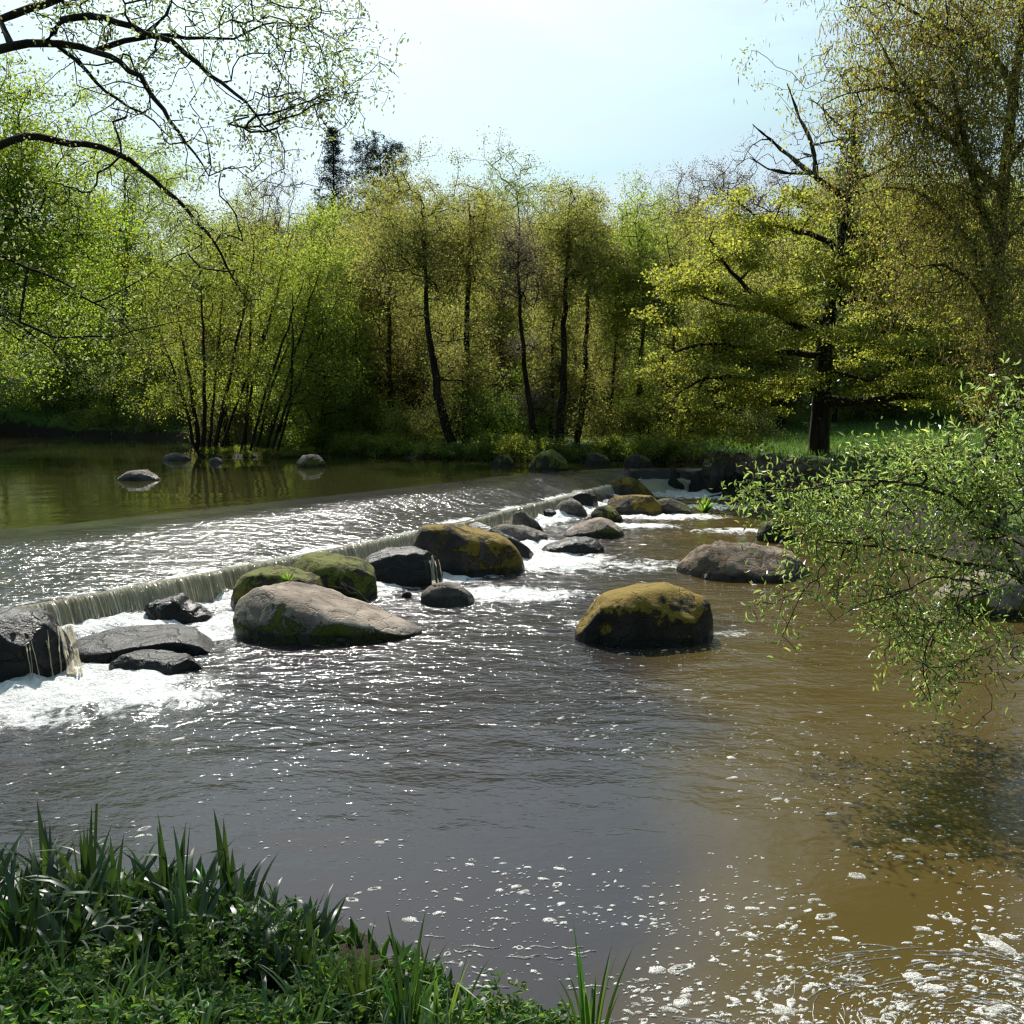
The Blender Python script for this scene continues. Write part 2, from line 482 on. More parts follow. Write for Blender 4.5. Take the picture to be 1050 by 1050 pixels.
# the slide over the weir's sloping back
ns, ntt = len(CL), 60
tt = np.linspace(0, 1, ntt)
sl_ = TL[:, None] * (1 - tt[None, :, None]) + CL[:, None] * tt[None, :, None]
sl_[..., 2] = UP - (UP - CR) * tt[None] ** 1.35
pn = sl_.copy()
sl_[..., 2] += 0.012 * fbm(pn * [2.2, 2.2, 0], 61, 3) * sst(0, 0.25, tt)[None] * sst(1, 0.9, tt)[None]
ch2 = (0.10 + 1.15 * sst(0.10, 0.42, tt))[None] * (0.85 + 0.4 * vn(pn * [0.5, 0.5, 0], 63))
fo2 = np.clip(0.45 * sst(0.9, 1.0, tt)[None] + 0.25 * sst(0.55, 1.0, tt)[None] * (vn(pn * 0.7, 66) > 0.1), 0, 1) + 0 * ch2
tag(mesh_obj('weir_sliding_water', sl_, grid_faces(ns, ntt), W_SLIDE, attrs={'chop': ch2, 'foam': fo2}), kind='structure')

# the weir wall under it
nrm = CL - TL
nrm[:, 2] = 0
nrm /= np.linalg.norm(nrm, axis=1)[:, None]
m, t = new_mat('wet_weir_stone')
p = N(t, 'ShaderNodeBsdfPrincipled', i_Roughness=0.35)
n = noise(t, 7, 6, 0.65)
t.links.new(mixc(t, mrange(t, n, 0.3, 0.7), (0.03, 0.024, 0.012), (0.12, 0.095, 0.05)), p.inputs['Base Color'])
b = N(t, 'ShaderNodeBump', i_Strength=0.8, i_Distance=0.05)
t.links.new(n, b.inputs['Height']); t.links.new(b.outputs[0], p.inputs['Normal'])
out(t, p.outputs[0])
prof = [(-0.9, -0.5), (-0.9, -0.02), (-0.12, -0.05), (0.0, -0.05), (0.05, -0.16), (0.10, -0.7), (0.10, -1.0)]
k_ = slice(0, 590)
wv = np.stack([CL[k_] + nrm[k_] * a_ + [0, 0, b_] for a_, b_ in prof], 1)
wv[..., 2] += 0.0
ww = mesh_obj('weir_wall', wv, grid_faces(590, len(prof)), m, loc=CL[300] * [1, 1, 0])
tag(ww, 'low stone weir wall running diagonally across the river under the spilling water', 'weir')

# the curtain of falling cords
m, t = new_mat('falling_water')
L = t.links.new
p = N(t, 'ShaderNodeBsdfPrincipled', i_Roughness=0.12, i_IOR=1.33)
gi = N(t, 'ShaderNodeNewGeometry')
fn = noise(t, 26, 5, 0.65, 0.8, stretch=(1, 1, 0.28))
fm = mrange(t, mth(t, 'ADD', mth(t, 'MULTIPLY', gi.outputs['Random Per Island'], 0.5), mth(t, 'MULTIPLY', fn, 0.7)), 0.25, 0.95)
L(mixc(t, fm, (0.33, 0.28, 0.17), (0.84, 0.81, 0.68)), p.inputs['Base Color'])
b = N(t, 'ShaderNodeBump', i_Strength=1.0, i_Distance=0.035)
L(fn, b.inputs['Height']); L(b.outputs[0], p.inputs['Normal'])
tr_ = N(t, 'ShaderNodeBsdfTranslucent')
tr_.inputs['Color'].default_value = (0.85, 0.8, 0.6, 1)
ms = N(t, 'ShaderNodeMixShader', i_Fac=0.45)
L(p.outputs[0], ms.inputs[1]); L(tr_.outputs[0], ms.inputs[2])
out(t, ms.outputs[0])
vv, ff, off = [], [], 0
# the thin sheet behind the cords
nb = 1400
sb = np.linspace(0, _l[-1], nb); sc0 = np.linspace(0, _l[-1], 700)
bb = np.stack([np.interp(sb, sc0, CL[:, j]) for j in range(3)], 1)
bn = np.stack([np.interp(sb, sc0, nrm[:, j]) for j in range(3)], 1)
qq = np.linspace(0, 1, 12)
ripple = fbm(np.stack([sb * 9, sb * 0, sb * 0], -1), 91, 4) * 0.05 + fbm(np.stack([sb * 1.3, sb * 0, sb * 0], -1), 92, 2) * 0.10
right = sst(0.80, 0.88, sb / sb[-1])
PB = bb[:, None] + bn[:, None] * ((0.26 + 1.5 * right[:, None]) * (1 + 2.2 * ripple[:, None]) * qq[None] ** (0.75 + 0.25 * right[:, None]))[..., None]
PB[..., 2] += right[:, None] * (0.12 * fbm(PB * 2.6, 95, 3) + 0.10 * np.sin(qq[None] * math.pi))
PB[..., 2] += 0.004 + 0.02 * vn(np.stack([sb * 1.1, sb * 0 + 0.5, sb * 0], -1), 88)[:, None] - (CR + 0.06) * qq[None] ** 1.6
vv.append(PB.reshape(-1, 3)); ff.append(grid_faces(nb, 12)); off = nb * 12
s0, smax = 0.0, _l[-1]
sc_ = np.linspace(0, smax, 700)
while s0 < smax * 0.83:
    w_ = rng.uniform(0.008, 0.028)
    ks = np.array([s0, s0 + w_ / 2, s0 + w_])
    base = np.stack([np.interp(ks, sc_, CL[:, j]) for j in range(3)], 1)
    nn = np.stack([np.interp(ks, sc_, nrm[:, j]) for j in range(3)], 1)
    throw, jz = rng.uniform(0.75, 1.35), rng.uniform(0, 0.02)
    q = np.linspace(0, 1, 9)
    drop = (CR + 0.04) * q ** 1.6
    fwd = 0.29 * throw * q ** 0.75
    wig = 0.012 * np.sin(q * 9 + rng.uniform(0, 6)) * q
    nar = np.where(np.arange(3) == 1, 1, 0)
    P = base[None] + nn[None] * (fwd[:, None] + nar[None] * 0.018 + wig[:, None])[..., None]
    P[..., 2] += 0.006 + 0.02 * float(vn(np.array([s0 * 1.1, 0.5, 0]), 88)) - drop[:, None] * rng.uniform(0.92, 1.03)
    mid = P[:, 1:2]
    P = mid + (P - mid) * (1 - 0.35 * q * rng.uniform(0, 1))[:, None, None]
    vv.append(P.reshape(-1, 3)); ff.append(grid_faces(9, 3) + off); off += 27
    s0 += w_ * rng.uniform(0.5, 2.4)
tag(mesh_obj('falling_water', np.concatenate(vv), np.concatenate(ff), m), kind='stuff')
# ------------------------------------------------------------------ boulders
def rock_mat(name, c1, c2, moss1=(0.10, 0.075, 0.012), moss2=(0.055, 0.06, 0.012), moss=0.5, wet=0.0, wetline=0.10, slope=0.25, side=0.0, relief=1.0):
    """moss: how much of the top it takes; wet: share of water film; side: moss prefers the right-hand end"""
    m, t = new_mat(name)
    L = t.links.new
    p = N(t, 'ShaderNodeBsdfPrincipled')
    tc_ = N(t, 'ShaderNodeTexCoord'); sx = N(t, 'ShaderNodeSeparateXYZ'); L(tc_.outputs['Object'], sx.inputs[0])
    g = N(t, 'ShaderNodeNewGeometry'); sn = N(t, 'ShaderNodeSeparateXYZ'); L(g.outputs['Normal'], sn.inputs[0])
    n1 = noise(t, 1.8, 6, 0.65, 0.4); n2 = noise(t, 55, 3, 0.7); n3 = noise(t, 3.0, 7, 0.7, 0.8); n4 = noise(t, 24, 5, 0.7)
    base = mixc(t, mrange(t, n1, 0.3, 0.7), c1, c2)
    base = mixc(t, mrange(t, n2, 0.56, 0.72, 0, 0.55), base, tuple(c * 0.35 for c in c1))
    base = mixc(t, mrange(t, n4, 0.60, 0.75, 0, 0.5), base, tuple(min(0.6, c * 1.6) for c in c2))
    mv = mth(t, 'ADD', mth(t, 'MULTIPLY', sn.outputs['Z'], slope), mth(t, 'MULTIPLY', mth(t, 'SUBTRACT', n3, 0.5), 2.2))
    mv = mth(t, 'ADD', mv, mth(t, 'MULTIPLY', mth(t, 'SUBTRACT', n4, 0.5), 0.7))
    if side:
        mv = mth(t, 'ADD', mv, mth(t, 'MULTIPLY', sx.outputs['X'], side))
    mm = mrange(t, mv, 0.52 - moss, 0.66 - moss)
    mcol = mixc(t, n4, moss2, moss1)
    col = mixc(t, mm, base, mcol)
    wl_ = mth(t, 'SUBTRACT', mth(t, 'ADD', sx.outputs['Z'], mth(t, 'MULTIPLY', mth(t, 'SUBTRACT', n3, 0.5), 0.14)), wetline)
    wm = mrange(t, wl_, 0.0, 0.06, 1.0, 0.0)
    if wet:
        wm = mth(t, 'MAXIMUM', wm, mrange(t, n1, 0.62 - wet * 0.4, 0.72 - wet * 0.4))
    dark = N(t, 'ShaderNodeMix', data_type='RGBA', blend_type='MULTIPLY')
    L(wm, dark.inputs['Factor']); L(col, dark.inputs['A']); dark.inputs['B'].default_value = (0.34, 0.33, 0.32, 1)
    L(dark.outputs['Result'], p.inputs['Base Color'])
    L(mrange(t, wm, 0, 1, 0.88, 0.34), p.inputs['Roughness'])
    p.inputs['Specular IOR Level'].default_value = 0.28
    vo = N(t, 'ShaderNodeTexVoronoi', feature='DISTANCE_TO_EDGE', i_Scale=1.3)
    wv_ = N(t, 'ShaderNodeVectorMath', operation='ADD')
    nz_ = N(t, 'ShaderNodeTexNoise', i_Scale=2.0, i_Detail=4.0)
    L(tc_.outputs['Object'], nz_.inputs['Vector']); L(tc_.outputs['Object'], wv_.inputs[0]); L(nz_.outputs['Color'], wv_.inputs[1])
    L(wv_.outputs[0], vo.inputs['Vector'])
    crack = mrange(t, vo.outputs['Distance'], 0.0, 0.03)
    hgt = mth(t, 'ADD', mth(t, 'MULTIPLY', crack, 0.5), mth(t, 'MULTIPLY', n3, 1.6))
    hgt = mth(t, 'ADD', hgt, mth(t, 'MULTIPLY', n4, 0.6))
    hgt = mth(t, 'ADD', hgt, mth(t, 'ADD', mth(t, 'MULTIPLY', n2, 0.15), mth(t, 'MULTIPLY', mm, 1.2)))
    b = N(t, 'ShaderNodeBump', i_Strength=0.9, i_Distance=0.035 * relief)
    L(hgt, b.inputs['Height']); L(b.outputs[0], p.inputs['Normal'])
    out(t, p.outputs[0])
    return m

ORANGE = ((0.26, 0.16, 0.018), (0.13, 0.10, 0.014))
GREEN = ((0.16, 0.155, 0.018), (0.06, 0.075, 0.012))
RM = {
    'pale': rock_mat('granite_pale', (0.13, 0.097, 0.07), (0.36, 0.295, 0.235), *GREEN, moss=0.74, slope=-0.60),
    'mossy': rock_mat('granite_mossy', (0.024, 0.02, 0.016), (0.07, 0.056, 0.045), *GREEN, moss=0.52, slope=0.25),
    'orange': rock_mat('granite_orange_moss', (0.026, 0.021, 0.017), (0.10, 0.08, 0.062), *ORANGE, moss=0.40, side=0.30, slope=0.3),
    'full': rock_mat('granite_full_moss', (0.018, 0.015, 0.012), (0.055, 0.045, 0.034), *ORANGE, moss=0.30, slope=0.62),
    'wet': rock_mat('granite_wet', (0.013, 0.011, 0.009), (0.04, 0.033, 0.027), *GREEN, moss=-0.6, wet=1.0, wetline=0.35, relief=0.8),
    'grey': rock_mat('granite_grey', (0.075, 0.062, 0.05), (0.20, 0.17, 0.14), *GREEN, moss=-0.1, wet=0.3),
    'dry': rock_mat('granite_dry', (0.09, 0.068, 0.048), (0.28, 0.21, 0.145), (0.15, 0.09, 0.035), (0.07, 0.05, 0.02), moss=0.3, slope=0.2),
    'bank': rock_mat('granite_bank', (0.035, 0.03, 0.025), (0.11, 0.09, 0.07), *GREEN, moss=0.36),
}

def boulder(px0, px1, top, base, mat, label, prof=None, z0=0.0, dr=0.7, yaw=0.0, box=0.62, amp=0.10, seed=None, name='boulder', group=None, lean=0.0, nu=110, nv=72, facets=5):
    seed = seed if seed is not None else int(abs(px0) * 7 + base)
    mid = (px0 + px1) / 2
    f = at(mid, base, z0)
    dist = f[1]
    Wd = (px1 - px0) / 1050 * dist
    D = Wd / 2 * dr
    ht = (base - top) / 1050 * dist
    h = max(ht - 0.75 * D * (H - z0) / dist, 0.4 * ht)
    c = f + np.array([0, D * 0.92, 0])
    c[0] *= c[1] / f[1]
    Wd *= c[1] / f[1]
    u = np.sin(np.linspace(-math.pi / 2, math.pi / 2, nu))
    if prof is None:
        prof = [(-1, 0.45), (-0.5, 0.9), (0, 1), (0.5, 0.85), (1, 0.35)]
    pf = np.array(prof, float)
    T = np.interp(u, pf[:, 0], pf[:, 1])
    kk = np.hanning(9); kk /= kk.sum()
    T = np.convolve(np.pad(T, 4, mode='edge'), kk, 'valid')
    Dp = D * (1 - np.abs(u) ** 2.6) ** 0.55
    T = T * (1 - np.abs(u) ** 14) ** 0.5
    th = np.linspace(0, 2 * math.pi, nv, endpoint=False)
    ct, st_ = np.cos(th), np.sin(th)
    ey = np.sign(ct) * np.abs(ct) ** box
    ez = np.sign(st_) * np.abs(st_) ** box
    x = (u * Wd / 2)[:, None] + 0 * th[None]
    y = Dp[:, None] * ey[None]
    z = np.where(ez[None] > 0, (T * h)[:, None] * ez[None], 0.55 * ez[None] * (1 - 0.5 * np.abs(u)[:, None] ** 4))
    y = y + lean * np.clip(z, 0, None)
    P = np.stack([x, y, z], -1)
    sc = Wd / 2
    dirn = np.stack([x / sc, y / max(D, 1e-3), np.where(z > 0, z / max(h, 1e-3), 0)], -1)
    dirn /= np.linalg.norm(dirn, axis=-1)[..., None] + 1e-6
    q = P / sc + seed * 3.1
    n = fbm(q * 1.3, seed, 3) * 1.0
    n2 = np.abs(fbm(q * 2.4, seed + 50, 3)) * -0.9 + 0.2
    n3 = fbm(q * 7, seed + 90, 4) * 0.22
    P = P + dirn * ((n + n2 + n3) * amp * min(sc, h * 1.6, D * 1.5))[..., None]
    cy_, sy_ = math.cos(yaw), math.sin(yaw)
    P = np.stack([P[..., 0] * cy_ - P[..., 1] * sy_, P[..., 0] * sy_ + P[..., 1] * cy_, P[..., 2]], -1)
    rs = np.random.default_rng(seed + 7)
    for k in range(facets):
        a = rs.uniform(0, 6.283); e_ = rs.uniform(0.0, 1.1)
        nv_ = np.array([math.cos(a) * math.cos(e_), math.sin(a) * math.cos(e_), math.sin(e_)])
        q_ = P @ nv_
        top_ = q_[P[..., 2] > -0.1].max()
        ex = np.clip(q_ - top_ * rs.uniform(0.80, 0.95), 0, None)
        P = P - ex[..., None] * nv_ * 0.85
    fine = fbm(P / sc * 6 + seed, seed + 200, 4)
    P = P + dirn * (fine * 0.022 * min(sc, 1.2))[..., None]
    o = mesh_obj(name, P, grid_faces(nu, nv, True), RM[mat])
    o.location = c
    tag(o, label, 'boulder' if name == 'boulder' else 'rock', group)
    return o

B = boulder
B(-60, 78, 622, 704, 'wet', 'black wet boulder at the left edge with water streaming down its face', [(-1, 0.7), (-0.3, 1), (0.4, 0.98), (0.8, 0.85), (1, 0.55)], dr=0.75, amp=0.08)
B(74, 226, 648, 680, 'wet', 'flat water-washed slab beside the black streaming boulder, below the weir lip', [(-1, 0.5), (-0.5, 0.9), (0, 0.95), (0.5, 1), (1, 0.4)], dr=0.9, amp=0.07)
B(112, 212, 667, 693, 'wet', 'low dark brown wet rock in front of the flat washed slab', [(-1, 0.5), (-0.5, 1), (0.1, 0.85), (0.35, 0.7), (0.7, 0.75), (1, 0.2)], dr=0.6, amp=0.10)
B(150, 222, 609, 640, 'wet', 'small jagged black rock in white foam under the weir lip', [(-1, 0.6), (-0.5, 0.9), (-0.1, 1.0), (0.3, 0.6), (1, 0.15)], dr=0.7, amp=0.2)
B(237, 340, 581, 628, 'mossy', 'dark mossy rock with a grass tuft, tucked behind the big pale pointed boulder', [(-1, 0.5), (-0.6, 0.95), (0, 1), (0.5, 0.8), (1, 0.6)], dr=0.8, amp=0.08)
B(241, 436, 597, 660, 'pale', 'big pale granite boulder with moss patches, tapering to a point on its right', [(-1, 0.72), (-0.82, 0.98), (-0.45, 1.0), (-0.1, 0.84), (0.2, 0.62), (0.55, 0.40), (0.85, 0.20), (1, 0.10)], dr=0.62, amp=0.07, box=0.55, seed=11)
B(290, 394, 567, 618, 'mossy', 'dark humped boulder with green moss edge and water spilling over its top', [(-1, 0.75), (-0.5, 1), (0.1, 0.95), (0.6, 0.8), (1, 0.45)], dr=0.8, amp=0.06)
B(371, 454, 560, 603, 'wet', 'rounded boulder covered by a sheet of water, left of the big brown-topped boulder', [(-1, 0.7), (-0.5, 0.95), (0.3, 1), (0.8, 0.9), (1, 0.6)], dr=0.9, amp=0.05)
B(420, 538, 534, 591, 'orange', 'large dark boulder with brown flat top and orange moss on its right shoulder', [(-1, 0.72), (-0.75, 0.98), (-0.3, 1.0), (0.2, 0.85), (0.6, 0.68), (0.9, 0.42), (1, 0.3)], dr=0.7, amp=0.06, box=0.5, seed=5)
B(474, 553, 533, 573, 'wet', 'long black tilted rock lying behind the orange-mossed boulder', [(-1, 0.95), (-0.5, 1.0), (0, 0.7), (0.5, 0.5), (1, 0.2)], dr=0.4, amp=0.06)
B(431, 488, 597, 621, 'grey', 'small smooth pale grey rock in foam beside the tip of the pale boulder', dr=0.75, amp=0.05)
B(411, 423, 605, 614, 'wet', 'tiny dark stone poking out of the foam left of the small pale grey rock', name='stone', nu=24, nv=16)
B(552, 620, 551, 569, 'wet', 'low dark rock with a wet shining top, right of the long black rock', [(-1, 0.3), (-0.4, 0.7), (0.1, 1), (0.6, 0.95), (1, 0.4)], dr=0.7, amp=0.1)
B(499, 562, 535, 557, 'grey', 'grey slab washed by thin water behind the long black rock', [(-1, 0.6), (-0.4, 0.9), (0.2, 0.8), (1, 0.35)], dr=0.8)
B(525, 558, 523, 546, 'grey', 'small leaning grey stone sloping down into the white water', [(-1, 0.9), (-0.3, 1), (0.4, 0.55), (1, 0.2)], dr=0.5)
B(578, 640, 531, 552, 'pale', 'flat pale slab lying almost level with the water', [(-1, 0.25), (-0.2, 0.8), (0.2, 1), (0.7, 0.8), (1, 0.25)], dr=0.8, amp=0.05, seed=3)
B(573, 614, 502, 523, 'wet', 'black rounded rock just below the far end of the weir lip', [(-1, 0.45), (-0.3, 0.95), (0.3, 1), (1, 0.6)], dr=0.8)
B(546, 575, 521, 532, 'wet', 'small black stone in rushing white water under the weir', dr=0.8)
B(567, 603, 512, 531, 'grey', 'wet grey stone with water rushing over it beside the black rounded rock', dr=0.8)
B(605, 638, 518, 536, 'mossy', 'small olive mossy stone above the flat pale slab', dr=0.8)
B(611, 670, 489, 512, 'orange', 'dome-shaped boulder with bright orange moss at the far end of the weir', [(-1, 0.2), (-0.6, 0.7), (-0.1, 1.0), (0.3, 0.95), (0.7, 0.55), (1, 0.2)], dr=0.7, amp=0.05)
B(615, 680, 507, 529, 'orange', 'long flat boulder with green moss on its right half, before the orange dome', [(-1, 0.5), (-0.5, 0.9), (0.1, 1), (0.6, 0.98), (1, 0.5)], dr=0.6, amp=0.05, seed=31)
B(672, 714, 511, 528, 'bank', 'dark brown rock joined to the right end of the flat mossed boulder', [(-1, 0.9), (-0.3, 1), (0.4, 0.6), (1, 0.15)], dr=0.7)
B(588, 736, 598, 664, 'full', 'big moss-topped boulder standing alone in the open brown water', [(-1, 0.42), (-0.85, 0.6), (-0.55, 0.85), (-0.15, 0.99), (0.3, 1.0), (0.62, 0.88), (0.86, 0.78), (1, 0.5)], dr=0.62, amp=0.06, box=0.55, seed=17)
B(695, 834, 555, 597, 'dry', 'long low boulder with dry brown leaf litter, near the willow branches', [(-1, 0.3), (-0.7, 0.75), (-0.3, 1), (0.2, 0.95), (0.6, 0.75), (1, 0.3)], dr=0.75, amp=0.14, box=0.8)
B(542, 584, 460, 484, 'mossy', 'mossy round boulder at the foot of the thin trunks on the far bank', [(-1, 0.35), (-0.4, 0.85), (0.2, 1), (0.7, 0.75), (1, 0.3)], z0=UP - 0.05, dr=0.8, amp=0.06)
B(121, 164, 482, 494, 'grey', 'flat grey rock breaking the still pool left of the islet', [(-1, 0.2), (-0.4, 0.9), (0.3, 1), (1, 0.2)], z0=UP - 0.02, dr=0.8, amp=0.08)
B(304, 334, 465, 480, 'pale', 'pale round rock at the right tip of the alder islet', z0=UP - 0.03, dr=0.8)
B(166, 196, 464, 473, 'grey', 'low grey stone at the left tip of the alder islet', z0=UP - 0.03, dr=0.8, name='stone', nu=40, nv=24)
B(212, 230, 469, 476, 'grey', 'little flat stone at the waterline in front of the islet stems', z0=UP - 0.03, dr=0.8, name='stone', nu=40, nv=24)
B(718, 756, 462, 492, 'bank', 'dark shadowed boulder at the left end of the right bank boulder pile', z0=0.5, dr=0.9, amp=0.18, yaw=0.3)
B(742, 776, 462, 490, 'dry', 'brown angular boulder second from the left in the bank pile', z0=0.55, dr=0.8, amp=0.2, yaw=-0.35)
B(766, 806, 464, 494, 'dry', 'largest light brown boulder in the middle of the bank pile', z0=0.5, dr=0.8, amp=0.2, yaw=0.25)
B(808, 832, 472, 496, 'dry', 'tan boulder at the foot of the yellow oak trunk', z0=0.45, dr=0.8, amp=0.12)
B(788, 822, 486, 510, 'dry', 'rounded boulder at the water below the tan one by the oak', z0=0.1, dr=0.8)
B(776, 818, 533, 556, 'mossy', 'dark mossy rock half hidden under the willow tip', dr=0.7)
B(955, 1100, 582, 634, 'pale', 'broad pale slab at the right edge under the willow branches', [(-1, 0.3), (-0.5, 0.8), (0.1, 1), (1, 0.6)], dr=0.6, amp=0.06, seed=23)
B(676, 708, 477, 506, 'wet', 'dark tilted stone at the left of the far cascade', [(-1, 0.4), (-0.3, 1), (0.5, 0.6), (1, 0.2)], dr=0.7, nu=40, nv=24)
B(706, 732, 480, 507, 'wet', 'black stone in the middle of the far cascade between white spills', dr=0.8, nu=40, nv=24)
B(738, 768, 478, 508, 'wet', 'black stone at the right end of the far cascade by the willow tip', dr=0.8, nu=40, nv=24)
B(660, 684, 494, 505, 'grey', 'grey stone right of the orange dome boulder', dr=0.8, nu=40, nv=24)
B(600, 626, 464, 476, 'bank', 'dark stone on the far bank right of the mossy round boulder', z0=UP, dr=0.8, nu=40, nv=24)
B(640, 668, 466, 478, 'bank', 'low dark stone on the far bank under the thin green stems', z0=UP, dr=0.8, nu=40, nv=24)
B(505, 528, 466, 478, 'mossy', 'small mossy stone on the far bank below the bright green bush', z0=UP, dr=0.8, nu=40, nv=24)
B(726, 744, 486, 505, 'grey', 'grey stone wedged between the black stones of the far cascade', dr=0.8, nu=40, nv=24)
B(764, 794, 480, 510, 'bank', 'dark boulder closing the far cascade on its right, behind the willow tip', dr=0.8, nu=40, nv=24)
B(655, 680, 482, 500, 'mossy', 'mossy stone between the orange dome boulder and the far cascade', dr=0.8, nu=40, nv=24)
# ------------------------------------------------------------------ trees
def resample(pts, seg):
    pts = np.asarray(pts, float)
    l = np.concatenate([[0], np.cumsum(np.linalg.norm(np.diff(pts, axis=0), axis=1))])
    n = max(2, int(round(l[-1] / seg)) + 1)
    s = np.linspace(0, l[-1], n)
    q = np.stack([np.interp(s, l, pts[:, k]) for k in range(3)], 1)
    if n > 5:
        q[1:-1] = (q[:-2] + 2 * q[1:-1] + q[2:]) / 4
    return q

def skeleton(r, limbs, att, seg=0.45, twig=0.006, expo=0.46, bow=0.10, wob=0.06, up_pen=0.7, rmax=None):
    """limbs: (points, r0, r1), the first is the trunk; att: the tips the twigs grow to. Returns nodes, parents, radii, tip node of each attractor"""
    pos, par, fix = [], [], []
    for k, (pts, r0, r1) in enumerate(limbs):
        q = resample(pts, seg)
        q[1:] += r.normal(0, wob * seg * 0.5, (len(q) - 1, 3))
        if k == 0:
            j = -1
        else:
            A = np.array(pos)
            j = int(np.argmin(((A - q[0]) ** 2).sum(1)))
        for i, p in enumerate(q):
            rad = r0 + (r1 - r0) * i / (len(q) - 1)
            if k and i == 0 and np.linalg.norm(p - pos[j]) < seg * 0.6:
                continue
            pos.append(p); par.append(j); fix.append(rad)
            j = len(pos) - 1
    A = np.array(pos)
    d0 = np.array([((A - a) ** 2).sum(1).min() for a in att])
    buf = np.zeros((len(pos) + 60 * len(att) + 10, 3))
    n = len(pos)
    buf[:n] = A
    tips = np.zeros(len(att), int)
    for ai in np.argsort(d0):
        a = att[ai]
        dv = buf[:n] - a
        cost = np.sqrt((dv ** 2).sum(1)) + up_pen * np.clip(dv[:, 2], 0, None)
        j = int(np.argmin(cost))
        b = buf[j]
        dist = np.linalg.norm(a - b)
        k = min(40, max(1, int(math.ceil(dist / seg))))
        side = r.normal(0, 1, 3) * bow * dist
        side[2] += bow * dist * 0.8
        for i in range(1, k + 1):
            s = i / k
            p = b + (a - b) * s + side * 4 * s * (1 - s) * 0.5 + (r.normal(0, wob * seg, 3) if i < k else 0)
            buf[n] = p
            par.append(j); fix.append(0.0)
            j = n
            n += 1
        tips[ai] = j
    P = buf[:n].copy()
    par = np.array(par)
    w = np.zeros(n)
    w[tips] += 1
    for i in range(n - 1, 0, -1):
        if par[i] >= 0:
            w[par[i]] += w[i]
    w = np.maximum(w, 1)
    rad = twig * w ** expo
    fix = np.array(fix)
    rad = np.where(fix > 0, fix, rad)
    for i in range(1, n):
        if par[i] >= 0:
            rad[i] = min(rad[i], rad[par[i]] * 0.97)
    return P, par, rad, tips, w

def tubes(P, par, rad, w, k=5):
    n = len(P)
    t = np.zeros((n, 3))
    c = par >= 0
    t[c] = P[c] - P[par[c]]
    main = np.full(n, -1)
    order = np.argsort(w, kind='stable')
    for i in order:
        if par[i] >= 0:
            main[par[i]] = i
    # blend the direction with the main child's
    t2 = t.copy()
    h = main >= 0
    tn = t / (np.linalg.norm(t, axis=1)[:, None] + 1e-9)
    t2[h] = tn[h] + tn[main[h]]
    t2[~h] = tn[~h]
    t2 /= np.linalg.norm(t2, axis=1)[:, None] + 1e-9
    def ring(p, d, r_):
        ref = np.where((np.abs(d[:, 2]) > 0.8)[:, None], np.array([[1.0, 0.15, 0]]), np.array([[0.1, 0.15, 1.0]]))
        u = np.cross(d, ref); u /= np.linalg.norm(u, axis=1)[:, None] + 1e-9
        v = np.cross(d, u)
        th = np.linspace(0, 2 * math.pi, k, endpoint=False)
        return p[:, None] + r_[:, None, None] * (u[:, None] * np.cos(th)[None, :, None] + v[:, None] * np.sin(th)[None, :, None])
    R0 = ring(P, t2, rad)
    ch = np.where(c)[0]
    ismain = main[par[ch]] == ch
    same = np.abs((t2[par[ch]] * t2[ch]).sum(1)) > 0.0
    vert_p = np.abs(t2[par[ch], 2]) > 0.8
    vert_c = np.abs(t2[ch, 2]) > 0.8
    use = ismain & (vert_p == vert_c)
    st = ch[~use]
    R1 = ring(P[par[st]], tn[st], np.minimum(rad[par[st]], rad[st] * 1.25))
    # rings of the side starts share the frame rule of the child
    vc = np.abs(t2[st, 2]) > 0.8
    verts = np.concatenate([R0.reshape(-1, 3), R1.reshape(-1, 3)])
    base = np.empty(n, int)
    base[ch[use]] = par[ch[use]] * k
    base[st] = n * k + np.arange(len(st)) * k
    i = np.arange(k)
    a = base[ch][:, None] + i[None]
    b = base[ch][:, None] + (i[None] + 1) % k
    c2 = ch[:, None] * k + (i[None] + 1) % k
    d = ch[:, None] * k + i[None]
    return verts, np.stack([a, b, c2, d], -1).reshape(-1, 4)

def leaves(r, pos, size, ratio=0.55, down=0.0, dirs=None, fold=False, szv=0.35, flat=0.0):
    """one leaf-shaped face at each place"""
    n = len(pos)
    d = r.normal(0, 1, (n, 3))
    if dirs is not None:
        d = d * 0.55 + dirs
    d[:, 2] -= down
    d /= np.linalg.norm(d, axis=1)[:, None]
    q = r.normal(0, 1, (n, 3))
    q[:, 2] *= (1 + flat * 4)
    s = np.cross(d, q); s /= np.linalg.norm(s, axis=1)[:, None] + 1e-9
    L_ = size * (1 + szv * r.uniform(-1, 1, n))[:, None]
    Wd = L_ * ratio * 0.5
    if not fold:
        v = np.stack([pos, pos + d * L_ * 0.45 + s * Wd, pos + d * L_, pos + d * L_ * 0.5 - s * Wd], 1)
        return v.reshape(-1, 3), np.arange(4 * n).reshape(n, 4)
    nn = np.cross(s, d)
    b = L_ * 0.12
    v = np.stack([pos, pos + d * L_ * 0.35 + s * Wd + nn * b, pos + d * L_ * 0.7 + s * Wd * 0.75 + nn * b * 0.8, pos + d * L_ - nn * b,
                  pos + d * L_ * 0.7 - s * Wd * 0.75 + nn * b * 0.8, pos + d * L_ * 0.35 - s * Wd + nn * b], 1)
    i = np.arange(n)[:, None] * 6
    f = np.concatenate([i + [[0, 1, 2, 3]], i + [[0, 3, 4, 5]]])
    return v.reshape(-1, 3), f

